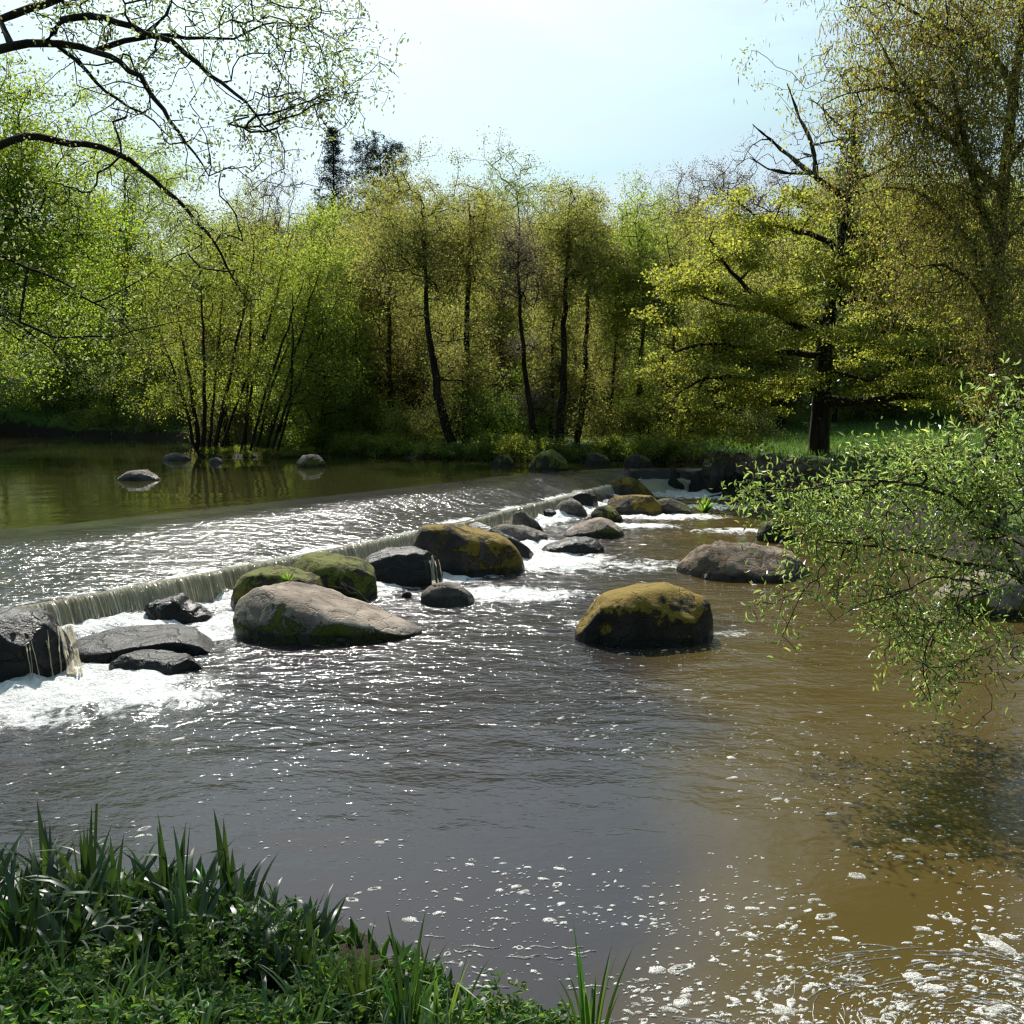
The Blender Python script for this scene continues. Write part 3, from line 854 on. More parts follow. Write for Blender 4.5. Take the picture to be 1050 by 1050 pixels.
def ell(r, n, c, rad, shell=0.35, seed=0, rough=0.35, k=6, spread=0.17):
    """tips in clumps of k inside a lumpy ellipsoid, denser towards its surface"""
    m_ = max(1, int(math.ceil(n / k)))
    d = r.normal(0, 1, (m_, 3)); d /= np.linalg.norm(d, axis=1)[:, None]
    q = r.uniform(0, 1, m_) ** shell
    lump = 1 + rough * fbm(d * 2.2 + seed * 7.3, seed, 2) * 1.6
    ctr = np.asarray(c) + d * (q * lump)[:, None] * np.asarray(rad)
    w_ = spread * float(np.min(rad)) + 0.12
    return (np.repeat(ctr, k, 0) + r.normal(0, 1, (m_ * k, 3)) * [w_, w_, w_ * 0.55])[:n]

def finish_tree(name, label, cat, base, P, par, rad, w, tips, bark, leafs, group=None, k=5, trunk='trunk', crown='crown', extra=None):
    e = empty(name, base)
    tag(e, label, cat, group)
    v, f = tubes(P, par, rad, w, k)
    mesh_obj(trunk, v - np.asarray(base), f, bark, e)
    for i, (lv, lf, mat, nm) in enumerate(leafs):
        mesh_obj(nm or crown, lv - np.asarray(base), lf, mat, e, smooth=False)
    return e

def leaf_spots(r, P, par, tips, per, sig, back=2):
    """places around the last stretch of each twig, and the twig's direction there"""
    t = np.repeat(tips, per)
    s = r.uniform(0, 1, len(t))
    p0 = par[t]
    p0 = np.where(p0 < 0, t, p0)
    pos = P[t] * s[:, None] + P[p0] * (1 - s)[:, None]
    d = P[t] - P[p0]
    d /= np.linalg.norm(d, axis=1)[:, None] + 1e-9
    return pos + r.normal(0, 1, (len(t), 3)) * sig, d

def tree(name, label, cat, limbs, att, leaf, per=20, size=0.12, sig=0.25, bark=None, seed=1, group=None, ratio=0.6, base=None, seg=0.5, twig=0.007, down=0.1, fold=False, flat=0.2, sizev=0.35, k=5, expo=0.46, bow=0.10, wob=0.08, leaf2=None, frac2=0.0, up_pen=0.7, aim=0.0):
    r = np.random.default_rng(seed)
    P, par, rad, tips, w = skeleton(r, limbs, att, seg, twig, expo, bow, wob, up_pen)
    pos, d = leaf_spots(r, P, par, tips, per, np.asarray(sig))
    dirs = d * aim if aim else None
    lv, lf = leaves(r, pos, size, ratio, down, dirs, fold, sizev, flat)
    base = np.asarray(limbs[0][0][0]) if base is None else np.asarray(base)
    return finish_tree(name, label, cat, base, P, par, rad, w, tips, bark or BARK, [(lv, lf, leaf, None)], group, k)

def gz_at(x, y):
    return float(ground(np.array([x]), np.array([y]))[0])

def rooted(px, y, py=470):
    """ground point seen in the picture's column px at the distance y"""
    p = dep(px, py, y)
    p[2] = gz_at(p[0], y) - 0.15
    return p

def stems(px_list, y, jitter=0.0, r=None):
    """polyline through pixel places at distances y (a number, or one per place)"""
    ys_ = [y] * len(px_list) if isinstance(y, (int, float)) else y
    q = [dep(a, b, yy) for (a, b), yy in zip(px_list, ys_)]
    q[0][2] = gz_at(q[0][0], q[0][1]) - 0.2
    return np.array(q)

def crown_px(r, n, px, py, rx, ry, y, ry_depth=None, **kw):
    """tips in a lumpy ellipsoid given by its picture centre and radii at distance y"""
    c = dep(px, py, y)
    s = y / 1050
    return ell(r, n, c, (rx * s, ry_depth if ry_depth else (rx * s), ry * s), **kw)

TR = 'far bank trees'
# --- alders on the far bank, each with its own stem line
def alder(pxs, y, label, leaf, top, wid, bottom, n=420, per=46, size=0.078, sig=0.19, seed=1, r0=0.16, bark=BARK, name='alder_tree', extra=(), shell=0.6, low=0):
    r = np.random.default_rng(seed)
    st_ = stems(pxs, y)
    mid = pxs[-1][0]
    c_y = (top + bottom) / 2
    att = [crown_px(r, n, mid, c_y, wid, (bottom - top) / 2, y, seed=seed, shell=shell)]
    for px, py, rx, ry, k in extra:
        att.append(crown_px(r, k, px, py, rx, ry, y, seed=seed + 3, shell=shell))
    att = np.concatenate(att)
    att = np.concatenate([att, crown_px(r, n // 2, pxs[0][0], 385, wid * 1.0, 70, y + 1, seed=seed + 5, shell=0.6)])
    att = att[att[:, 2] > UP + 0.7]
    limbs = [(st_, r0, 0.02)]
    return tree(name, label, 'tree', limbs, att, leaf, per, size, sig, bark, seed, None, seg=0.6, twig=0.006, wob=0.1)

alder([(468, 472), (452, 420), (441, 350), (436, 280), (432, 205)], 39.5, 'slim leaning dark trunk on the far bank, left of two, under a brownish crown', LF_OLIVE, 165, 52, 330, n=420, seed=11, r0=0.21, extra=[(405, 250, 40, 70, 160)])
alder([(478, 470), (477, 400), (479, 330), (482, 260), (480, 190)], 41, 'upright forked dark trunk on the far bank beside the slim leaning one', LF_MIX, 172, 42, 330, n=380, seed=12, r0=0.20, extra=[(455, 400, 30, 30, 80)])
alder([(551, 468), (543, 420), (534, 340), (530, 270), (533, 225)], 39, 'thin leaning trunk with a sparse greyish crown at the middle of the far bank', LF_GREY, 205, 34, 330, n=300, per=40, size=0.065, seed=13, r0=0.14)
alder([(563, 468), (568, 420), (566, 350), (572, 280)], 40, 'thinnest pole-like trunk between the leaning trunk and the straight dark trunk', LF_MIX, 250, 26, 370, n=170, seed=14, r0=0.09)
alder([(574, 468), (577, 400), (579, 320), (582, 250), (584, 195)], 38.6, 'tall straight darkest trunk in the middle of the far bank', LF_MIX, 182, 40, 320, n=420, seed=15, r0=0.19)
alder([(591, 466), (599, 400), (603, 320), (606, 250), (607, 195)], 40.5, 'dark trunk just right of the straightest one, under a tan crown', LF_OLIVE, 186, 34, 330, n=340, seed=16, r0=0.15)
alder([(655, 466), (655, 400), (660, 330), (656, 260), (650, 220)], 42, 'light green feathery tree at the right of the far bank row', LF_LIME, 205, 44, 360, n=460, seed=17, r0=0.12, extra=[(625, 300, 26, 70, 140)])
alder([(690, 468), (690, 420), (692, 360), (690, 290), (684, 240)], 40.5, 'olive tree with fanned upright stems left of the yellow oak', LF_MIX, 225, 36, 400, n=360, seed=18, r0=0.11)
alder([(622, 468), (628, 400), (632, 330), (630, 260)], 43, 'slender dim tree behind the tan-crowned trunk on the far bank', LF_OLIVE, 230, 30, 400, n=300, seed=19, r0=0.09)
alder([(405, 466), (400, 400), (398, 330), (402, 260), (400, 200)], 46, 'broad olive-crowned tree behind the slim leaning trunk', LF_OLIVE, 170, 58, 380, n=620, seed=20, r0=0.16, size=0.09)
alder([(375, 464), (372, 420), (368, 360), (362, 300)], 48, 'tan catkin-hung tree between the round green tree and the leaning trunk', LF_MIX, 215, 42, 430, n=480, seed=21, r0=0.12, size=0.09)
alder([(520, 466), (515, 400), (512, 330), (514, 260)], 47, 'olive green tree filling the gap behind the middle trunks', LF_MIX, 195, 44, 400, n=520, seed=22, r0=0.13, size=0.09)
alder([(735, 466), (738, 400), (735, 330), (730, 270)], 48, 'dim green tree filling the gap between the fanned stems and the oak', LF_MIX, 225, 48, 430, n=480, seed=23, r0=0.13, size=0.09)
alder([(330, 462), (332, 400), (330, 330), (322, 260)], 44, 'dense rounded fresh green tree right of the alder islet', LF_LIME, 205, 56, 445, n=1000, per=50, seed=24, r0=0.14, size=0.085, name='round_tree', shell=0.42)

# --- low bushes on the far bank
def bush(px, py, rx, ry, y, label, leaf, n=160, per=44, size=0.075, seed=5, name='bush'):
    r = np.random.default_rng(seed)
    b = rooted(px, y)
    c = dep(px, py, y); s = y / 1050
    att = ell(r, n, c, (rx * s, rx * s * 0.8, ry * s), seed=seed, shell=0.5)
    att = att[att[:, 2] > b[2] + 0.2]
    limbs = [(np.array([b, b + [0.02, 0, 0.5]]), 0.05, 0.03)]
    return tree(name, label, 'bush', limbs, att, leaf, per, size, 0.15, BARK, seed, None, seg=0.35, twig=0.004, up_pen=0.4)

bush(505, 425, 42, 48, 40.5, 'bright green bush lit between the two groups of far bank trunks', LF_SHRUB, 260, seed=31)
bush(425, 440, 36, 30, 42, 'olive bush left of the slim leaning trunk', LF_MIX, 160, seed=32)
bush(385, 435, 36, 34, 44, 'darker bush low behind the right end of the islet', LF_ISLE, 170, seed=33)
bush(620, 445, 34, 30, 41.5, 'dim bush right of the middle trunks on the far bank', LF_MIX, 150, seed=34)
bush(665, 440, 34, 34, 41, 'dusky bush under the light green feathery tree', LF_MIX, 160, seed=35)
bush(720, 440, 36, 40, 42, 'green bush behind the left end of the boulder pile', LF_ISLE, 190, seed=36)
bush(770, 440, 36, 38, 43, 'grey green bush behind the boulder pile, left of the oak trunk', LF_MIX, 190, seed=37)
bush(545, 445, 24, 26, 41, 'small bush at the foot of the thin leaning trunk', LF_SHRUB, 90, seed=38)
bush(900, 430, 45, 32, 52, 'rounded bush behind the sunlit meadow, right of the oak trunk', LF_MIX, 240, seed=39, size=0.12)
bush(975, 425, 45, 40, 50, 'dark bush behind the meadow near the right edge', LF_ISLE, 240, seed=40, size=0.12)
bush(355, 450, 24, 18, 46, 'low dark bush at the waterline right of the islet', LF_ISLE, 100, seed=43)

# --- the many-stemmed alder on the islet
r = np.random.default_rng(41)
lim = []
for k, (bx, mx, my, tx, ty, dy) in enumerate([
        (205, 196, 400, 178, 300, 0.2), (209, 210, 390, 205, 270, -0.3), (214, 222, 380, 232, 250, 0.4), (219, 236, 385, 262, 255, -0.2),
        (226, 250, 395, 290, 290, 0.3), (200, 188, 410, 160, 330, 0.0), (246, 262, 380, 300, 240, 0.2), (256, 275, 395, 312, 285, -0.3),
        (263, 280, 390, 320, 300, 0.4), (272, 296, 385, 330, 270, 0.0), (284, 306, 390, 345, 310, 0.2), (250, 255, 370, 262, 230, 0.5), (278, 300, 400, 300, 300, -0.4)]):
    y = 40.2 + dy
    q = np.array([dep(bx, 468, y), dep(bx + (mx - bx) * 0.35, 435, y + dy * 0.5), dep(mx, my, y + dy), dep(tx, ty, y + 3 * dy)])
    q[0][2] = UP + 0.05
    lim.append((q, r.uniform(0.06, 0.115), 0.015))
att = np.concatenate([crown_px(r, 420, 215, 290, 80, 80, 40.2, seed=41, shell=0.55), crown_px(r, 260, 290, 300, 60, 75, 40.2, seed=42, shell=0.55),
                      crown_px(r, 150, 160, 370, 45, 55, 40.2, seed=43), crown_px(r, 130, 330, 370, 36, 55, 40.2, seed=44), crown_px(r, 240, 245, 385, 90, 45, 40.4, seed=45)])
att = att[att[:, 2] > UP + 0.7]
tree('alder_clump', 'many-stemmed alder fanning up from the small islet in the still pool', 'tree', lim, att, LF_ISLE, 42, 0.08, 0.19, BARK, 41, base=(-9.6, 40.2, UP), seg=0.5, twig=0.006)

# --- fresh green trees on the left bank
def leafy(px, py, rx, ry, y, rootpx, label, leaf, n=700, per=44, size=0.115, seed=3, r0=0.3, extra=(), name='leafy_tree', minz=2.0):
    r = np.random.default_rng(seed)
    b = rooted(rootpx, y)
    c = dep(px, py, y); s = y / 1050
    att = [ell(r, n, c, (rx * s, rx * s * 0.9, ry * s), seed=seed, shell=0.5)]
    for a in extra:
        att.append(crown_px(r, a[4], a[0], a[1], a[2], a[3], y, seed=seed + 9))
    att = np.concatenate(att)
    att = att[att[:, 2] > b[2] + minz]
    mid = (b + c) / 2 + [0.3, 0, 0]
    limbs = [(np.array([b, b * 0.6 + mid * 0.4 + [0.1, 0, 0], mid, c, c + [0, 0, ry * s * 0.6]]), r0, 0.03)]
    return tree(name, label, 'tree', limbs, att, leaf, per, size, 0.26, BARK, seed, None, seg=0.7, twig=0.008)

leafy(20, 215, 105, 175, 42, -140, 'tall fresh green tree at the left edge on the pool bank', LF_LEFT, 1500, seed=51, r0=0.35)
leafy(130, 250, 85, 135, 66, 118, 'fresh green tree behind the islet, right of the tall left edge tree', LF_LEFT, 1150, seed=52)
leafy(215, 290, 62, 85, 64, 214, 'paler green tree behind the islet stems', LF_LIME, 520, seed=53)
leafy(70, 350, 80, 85, 68, 66, 'lower shadowy green tree on the left bank behind the grass edge', LF_ISLE, 560, seed=54, minz=1.0)
leafy(-30, 350, 75, 85, 48, -110, 'drooping green tree at the left edge near the water', LF_ISLE, 420, seed=55, minz=1.0)
leafy(265, 330, 50, 70, 60, 268, 'green tree in the gap behind the islet and the round tree', LF_LIME, 380, seed=56, minz=1.0)
bush(30, 425, 50, 14, 64.5, 'low bush along the grassy left bank', LF_ISLE, 150, seed=57)
bush(105, 425, 36, 16, 62.5, 'dark low bush on the left bank behind the still water', LF_ISLE, 130, seed=58)
bush(160, 435, 30, 16, 60.5, 'low green bush on the bank left of the islet stems', LF_MIX, 110, seed=59)
leafy(160, 385, 62, 55, 63.5, 165, 'low spreading tree with leaves down to the water left of the islet stems', LF_LEFT, 520, seed=61, minz=0.5, r0=0.15)
leafy(60, 395, 66, 45, 66, 58, 'low leafy tree over the grassy edge of the left bank', LF_LEFT, 480, seed=62, minz=0.5, r0=0.15)
leafy(250, 395, 55, 55, 60, 255, 'low leafy tree seen through the islet stems', LF_MIX, 420, seed=63, minz=0.5, r0=0.15)
# dark low bushes overhanging the waterline of the far bank
r = np.random.default_rng(77)
protos = []
for sd in (1, 2):
    rr_ = np.random.default_rng(sd)
    att = ell(rr_, 130, (0, -0.25, 0.45), (0.95, 0.6, 0.55), seed=sd, shell=0.5)
    P, par, rad, tips, w = skeleton(rr_, [(np.array([[0, 0.1, -0.2], [0, 0, 0.3]]), 0.03, 0.02)], att, 0.25, 0.004, 0.46, 0.1, 0.1, 0.2)
    pos, d = leaf_spots(rr_, P, par, tips, 36, 0.10)
    lv, lf = leaves(rr_, pos, 0.07, 0.6, 0.2)
    tv, tf = tubes(P, par, rad, w, 4)
    protos.append([(tv, tf, BARK, True, 'stems'), (lv, lf, LF_ISLE, False, 'foliage')])
pm = []
for pr in protos:
    pm.append([(mesh_obj(nm, v, f, mt, None, sm), nm) for v, f, mt, sm, nm in pr])
pm = [[(o.data, nm, bpy.data.objects.remove(o))[:2] for o, nm in g] for g in pm]
line = np.array([(-14.4, 55), (-9.5, 46), (-6.2, 41.5), (-4, 39.3), (-1.6, 38), (1.2, 37.3), (4, 36.8), (6.5, 36.5)], float)
cum = np.concatenate([[0], np.cumsum(np.linalg.norm(np.diff(line, axis=0), axis=1))])
isl = [(-11.6, 39.7), (-10.9, 39.4), (-10.1, 39.3), (-9.4, 39.25), (-8.6, 39.3), (-7.9, 39.6), (-9.0, 40.6), (-10.6, 40.6)]
bank_spots = [(np.interp(s_, cum, line[:, 0]) + r.normal(0, 0.1), np.interp(s_, cum, line[:, 1]) + r.uniform(0.1, 0.7)) for s_ in np.arange(5, cum[-1], 1.15)]
for i, (x, y) in enumerate(bank_spots + isl):
    e = empty('waterline_bush', (x, y, UP + 0.02))
    on_isle = i >= len(bank_spots)
    k = r.uniform(0.28, 0.42) if on_isle else r.uniform(0.55, 1.15)
    e.scale = (k * r.uniform(0.9, 1.3), k, k * r.uniform(0.7, 1.1))
    e.rotation_euler = (0, 0, r.normal(0, 0.5))
    if on_isle:
        tag(e, 'little dark bush at the foot of the islet stems', 'bush', 'little bushes on the islet')
    else:
        tag(e, 'low dark bush overhanging the waterline of the far bank', 'bush', 'low bushes along the far waterline')
    for me, nm in pm[i % 2]:
        o = bpy.data.objects.new(nm, me); COL.objects.link(o); o.parent = e
# --- the yellow oak on the right bank
r = np.random.default_rng(61)
Y = 34.0
def pl(pts, y=Y): return stems2(pts, y)
def stems2(pts, y):
    ys_ = [y] * len(pts) if isinstance(y, (int, float)) else y
    return np.array([dep(a, b, yy) for (a, b), yy in zip(pts, ys_)])
ob = stems2([(838, 490), (840, 450), (842, 415), (846, 350), (856, 290), (866, 230), (873, 170), (878, 115)], Y)
ob[0][2] = gz_at(ob[0][0], Y) - 0.2
OL = [(ob, 0.36, 0.06)]
def limb(pts, y0, y1, r0, r1):
    OL.append((stems2(pts, list(np.linspace(y0, y1, len(pts)))), r0, r1))
limb([(842, 412), (880, 412), (915, 408), (950, 405), (985, 412), (1010, 420)], Y, Y - 1.5, 0.20, 0.05)
limb([(843, 385), (868, 383), (890, 392), (905, 398)], Y, Y - 2, 0.10, 0.03)
limb([(848, 350), (820, 335), (790, 318), (760, 290), (738, 262), (728, 245)], Y, Y - 1.0, 0.15, 0.03)
limb([(850, 330), (805, 322), (770, 318), (735, 310), (700, 295)], Y, Y + 1.5, 0.12, 0.03)
limb([(845, 365), (800, 360), (760, 355), (715, 352), (680, 365)], Y, Y - 2.5, 0.12, 0.03)
limb([(844, 398), (800, 396), (755, 385), (715, 390), (690, 410)], Y, Y - 2, 0.11, 0.025)
limb([(862, 255), (830, 240), (800, 232), (765, 215), (755, 205)], Y, Y - 0.5, 0.11, 0.02)
limb([(864, 242), (900, 238), (935, 235), (965, 228)], Y, Y - 1, 0.11, 0.03)
limb([(858, 275), (890, 268), (925, 262), (960, 258), (990, 250)], Y, Y + 1, 0.11, 0.03)
limb([(850, 315), (890, 305), (935, 300), (975, 305)], Y, Y - 2, 0.10, 0.03)
limb([(853, 305), (870, 300), (905, 285), (950, 315), (975, 335)], Y, Y + 2.0, 0.10, 0.03)
limb([(868, 200), (845, 190), (832, 178), (812, 163), (790, 145), (772, 128)], Y, Y - 0.5, 0.12, 0.015)
limb([(835, 182), (838, 160), (825, 130), (812, 105), (808, 86)], Y - 0.3, Y, 0.07, 0.012)
limb([(832, 178), (805, 178), (785, 172), (768, 160)], Y - 0.3, Y - 1, 0.05, 0.012)
limb([(876, 140), (850, 120), (838, 105), (828, 100)], Y, Y, 0.05, 0.012)
limb([(870, 190), (900, 175), (925, 165)], Y, Y + 1, 0.08, 0.02)
att = []
def plates(r, q, n, k, sh, sv, up=0.12):
    """flat sprays of k tips beside the limb q"""
    c = q[r.integers(0, len(q), n)] + r.normal(0, 1, (n, 3)) * [0.55, 0.9, 0.22] + [0, 0, up]
    return np.repeat(c, k, 0) + r.normal(0, 1, (n * k, 3)) * [sh, sh, sv]
for pts, a, b_ in OL[1:12]:
    q = resample(pts, 0.3)
    q = q[len(q) // 4:]
    att.append(plates(r, q, int(len(q) * 0.62), 8, 0.42, 0.07))
for px, py, rx, ry, n in [(700, 300, 38, 40, 90), (690, 390, 34, 45, 110), (740, 340, 50, 40, 110), (760, 250, 45, 36, 90), (820, 220, 45, 26, 70), (920, 235, 55, 30, 90), (930, 290, 60, 40, 120), (820, 290, 60, 40, 110),
                          (780, 400, 60, 26, 90), (930, 355, 60, 30, 110), (960, 390, 40, 22, 60), (730, 430, 40, 28, 60), (860, 350, 50, 40, 90), (980, 320, 40, 60, 90), (700, 440, 30, 24, 40)]:
    q = crown_px(r, max(4, int(n / 8)), px, py, rx, ry, Y - 0.5, ry_depth=2.6, seed=n, shell=0.6, k=1)
    att.append(np.repeat(q, 9, 0) + r.normal(0, 1, (len(q) * 9, 3)) * [0.42, 0.42, 0.07])
att = np.concatenate(att)
P, par, rad, tips, w = skeleton(r, OL, att, 0.4, 0.006, 0.45, 0.10, 0.10, 0.3)
pos, d = leaf_spots(r, P, par, tips, 46, np.array([0.20, 0.20, 0.07]))
lv, lf = leaves(r, pos, 0.095, 0.7, 0.05, None, False, 0.4, 0.6)
# bare upper twigs
att2 = np.concatenate([crown_px(r, 90, 800, 165, 50, 40, Y, seed=3), crown_px(r, 60, 850, 130, 45, 40, Y, seed=4)])
q0 = np.concatenate([P, P[:0]])
iv = resample(ob[2:], 0.05)
n = 5200
iv_s = r.uniform(0, 1, n)
iv_p = iv[(iv_s ** 0.8 * (len(iv) - 1)).astype(int)]
bulge = 0.22 + 0.35 * np.clip(fbm(np.stack([iv_s * 9, iv_s * 0, iv_s * 0], -1), 8, 2) + 0.5, 0, 1)
iv_p = iv_p + r.normal(0, 1, (n, 3)) * bulge[:, None] * [1, 1, 0.6]
iva, ivf = leaves(r, iv_p, 0.10, 0.8, 0.5)
e = finish_tree('oak_tree', 'broad yellow-leaved oak with a dark ivy-clad trunk and layered limbs on the right bank', 'tree', ob[0], P, par, rad, w, tips, BARK,
                [(lv, lf, LF_OAK, None), (iva, ivf, LF_IVY, 'ivy')], k=7)
# its dead top
P2, par2, rad2, tips2, w2 = skeleton(r, [OL[12], OL[13], OL[14], OL[15]], att2, 0.35, 0.006, 0.45, 0.12, 0.14, 0.2)
v2, f2 = tubes(P2, par2, rad2, w2, 5)
mesh_obj('dead_limbs', v2 - ob[0], f2, BARK_G, e)

# --- catkin-hung tree towering at the right edge
r = np.random.default_rng(71)
Y = 21.0
tb = stems2([(1022, 520), (1020, 420), (1018, 350), (1022, 270), (1030, 180), (1040, 90), (1050, 10), (1060, -60)], Y)
tb[0][2] = gz_at(tb[0][0], Y) - 0.2
TLm = [(tb, 0.24, 0.05)]
for pts, r0 in [([(1022, 260), (1000, 190), (985, 130), (975, 60), (970, 0)], 0.10), ([(1028, 200), (995, 165), (950, 120), (915, 70), (890, 25)], 0.09), ([(1040, 90), (1000, 30), (960, -20), (920, -40)], 0.09),
                ([(1020, 300), (990, 240), (950, 200), (905, 190), (880, 200)], 0.07), ([(1019, 330), (1000, 290), (965, 270), (940, 275)], 0.06), ([(1030, 170), (1075, 120), (1110, 90)], 0.08), ([(1024, 250), (1060, 220), (1100, 215)], 0.07),
                ([(985, 130), (940, 95), (900, 90), (870, 95)], 0.05), ([(1000, 40), (950, 20), (900, -10)], 0.06)]:
    TLm.append((stems2(pts, list(np.linspace(Y, Y + r.uniform(-3, 2.5), len(pts)))), r0, 0.012))
att = []
for pts, a, b_ in TLm[1:]:
    q = resample(pts, 0.2); q = q[len(q) // 5:]
    n = int(len(q) * 11)
    att.append(q[r.integers(0, len(q), n)] + r.normal(0, 1, (n, 3)) * [0.75, 0.9, 0.6] + [0, 0, -0.15])
att.append(crown_px(r, 260, 975, 230, 70, 90, Y, seed=6))
att.append(crown_px(r, 420, 965, 110, 85, 110, Y, seed=8))
att.append(crown_px(r, 200, 1030, 60, 60, 100, Y, seed=9))
att.append(crown_px(r, 200, 1030, 340, 34, 120, Y - 1.0, seed=7))
att = np.concatenate(att)
P, par, rad, tips, w = skeleton(r, TLm, att, 0.28, 0.004, 0.46, 0.14, 0.12, 0.1)
pos, d = leaf_spots(r, P, par, tips, 16, 0.11)
lv, lf = leaves(r, pos, 0.055, 0.6, 0.3)
pos2, d2 = leaf_spots(r, P, par, tips, 9, 0.13)
lv2, lf2 = leaves(r, pos2, 0.062, 0.6, 0.2)
# hanging catkins and twigs
tp = P[np.repeat(tips, 8)] + r.normal(0, 0.2, (len(tips) * 8, 3))
cv, cf = leaves(r, tp, 0.17, 0.11, 3.0)
finish_tree('catkin_tree', 'tall sparse tree hung with tan catkins, leaning over at the right edge', 'tree', tb[0], P, par, rad, w, tips, BARK_B,
            [(lv, lf, LF_RUST, None), (lv2, lf2, LF_OAK, 'young_leaves'), (cv, cf, LF_TAN, 'catkins')], k=6)

# --- limbs of the near tree hanging in from the left
r = np.random.default_rng(81)
NL = []
tr0 = np.array([[-7.6, 8.4, gz_at(-7.6, 8.4) - 0.2], [-7.5, 8.5, 2.2], [-7.2, 8.6, 4.2], [-6.8, 8.6, 6.2], [-6.5, 8.6, 8.2]])
NL.append((tr0, 0.34, 0.12))
def nl(pts, ys_, r0, r1, root=None):
    q = stems2(pts, list(np.linspace(ys_[0], ys_[1], len(pts))))
    if root is not None:
        q = np.concatenate([[root], q])
    NL.append((q, r0 * 0.72, r1 * 0.8))
nl([(-40, 60), (0, 50), (45, 42), (100, 52), (128, 42), (160, 36), (205, 38), (240, 38)], (8.6, 9.2), 0.105, 0.012, (-7.0, 8.6, 5.4))
nl([(55, 20), (92, 14), (118, 22), (140, 29), (172, 40), (200, 62), (220, 80), (245, 98), (268, 122), (282, 142)], (8.8, 8.4), 0.06, 0.008, dep(45, 42, 8.75))
nl([(102, 52), (128, 66), (148, 84), (162, 108), (180, 130), (200, 158), (213, 180)], (8.85, 8.2), 0.045, 0.006)
nl([(-40, 165), (-10, 152), (20, 139), (60, 145), (100, 150), (135, 163), (165, 190), (195, 218), (220, 250), (240, 285), (252, 310)], (9.2, 10.4), 0.10, 0.008, (-7.2, 8.6, 4.6))
nl([(58, 46), (84, 70), (115, 100), (140, 112), (160, 125), (172, 140)], (9.0, 8.6), 0.03, 0.006)
nl([(-40, 245), (0, 262), (40, 280), (75, 295), (100, 312), (125, 328), (135, 342)], (9.6, 10.6), 0.05, 0.007, (-7.3, 8.6, 3.9))
nl([(95, 312), (120, 300), (150, 285), (168, 272)], (10.2, 10.6), 0.018, 0.004)
nl([(60, 348), (110, 345), (150, 338), (200, 325)], (10.2, 11), 0.022, 0.004, dep(20, 330, 9.8))
nl([(-40, 300), (0, 322), (40, 348), (75, 378)], (9.4, 10.2), 0.04, 0.006, (-7.3, 8.6, 3.4))
nl([(150, 36), (170, 15), (180, -10)], (9.0, 9.2), 0.03, 0.008)
nl([(262, 118), (290, 112), (320, 106), (350, 88)], (8.4, 8.2), 0.014, 0.004)
nl([(275, 128), (300, 120), (340, 100), (372, 92)], (8.4, 8.6), 0.012, 0.004)
nl([(240, 38), (275, 24), (310, 22), (345, 40)], (9.2, 9.4), 0.014, 0.004)
nl([(0, 20), (60, 0), (120, -25), (200, -40)], (9.0, 9.0), 0.05, 0.012)
nl([(160, -20), (230, -15), (290, 5), (340, 15)], (9.0, 9.3), 0.02, 0.005)
att = []
for k, (pts, a, b_) in enumerate(NL[1:]):
    q = resample(pts, 0.08)
    q = q[len(q) // 5:]
    n = int(len(q) * (2.6 if k in (0, 1, 9, 10, 11, 12, 13, 14) else 2.2))
    att.append(q[r.integers(0, len(q), n)] + r.normal(0, 1, (n, 3)) * [0.24, 0.36, 0.20] + [0, 0, -0.04])
for px, py, rx, ry, n in [(300, 50, 60, 50, 110), (350, 40, 35, 35, 60), (250, 130, 50, 40, 60), (330, 110, 45, 30, 50), (210, 10, 80, 20, 60), (60, 15, 60, 20, 40), (190, 230, 40, 60, 40), (60, 220, 60, 40, 40)]:
    att.append(crown_px(r, n, px, py, rx, ry, 9.0, ry_depth=0.9, seed=n, shell=0.6))
att = np.concatenate(att)
P, par, rad, tips, w = skeleton(r, NL, att, 0.13, 0.0024, 0.46, 0.14, 0.14, 0.0)
pos, d = leaf_spots(r, P, par, tips, 8, 0.05)
lv, lf = leaves(r, pos, 0.034, 0.5, 0.0, d * 0.8, True)
finish_tree('overhanging_tree', 'near dark-limbed tree with small pale leaves reaching in from the upper left', 'tree', tr0[0], P, par, rad, w, tips, BARK, [(lv, lf, LF_PALE, None)], k=6)

# --- the willow over the water at the right
r = np.random.default_rng(91)
WL = []
rt = np.array([6.9, 9.6, gz_at(6.9, 9.6) - 0.1])
WL.append((np.array([rt, rt + [-0.25, -0.1, 0.35], dep(1075, 620, 9.3), dep(1048, 595, 9.2)]), 0.075, 0.045))
def wl_(pts, ys_, r0, r1):
    WL.append((stems2(pts, list(np.linspace(ys_[0], ys_[1], len(pts)))), r0, r1))
wl_([(1048, 595), (1030, 583), (985, 578), (930, 564), (890, 560), (850, 556), (815, 545)], (9.2, 8.6), 0.026, 0.004)
wl_([(1046, 594), (1030, 562), (1010, 535), (980, 510), (930, 495), (880, 490), (820, 505), (775, 500)], (9.2, 8.4), 0.024, 0.004)
wl_([(1048, 595), (1055, 540), (1052, 480), (1040, 430), (1035, 390)], (9.2, 9.4), 0.022, 0.005)
wl_([(1030, 600), (990, 615), (960, 640), (945, 680), (955, 720)], (9.2, 8.2), 0.014, 0.004)
wl_([(1010, 600), (960, 590), (920, 610), (880, 620), (850, 640)], (9.1, 7.8), 0.012, 0.003)
wl_([(1050, 560), (1000, 530), (950, 520), (900, 530), (850, 530)], (9.2, 9.8), 0.016, 0.004)
wl_([(1048, 590), (1080, 640), (1060, 680), (1040, 700)], (9.2, 8.6), 0.012, 0.004)
wl_([(1052, 500), (1000, 470), (950, 460), (905, 455)], (9.3, 9.8), 0.012, 0.003)
att = []
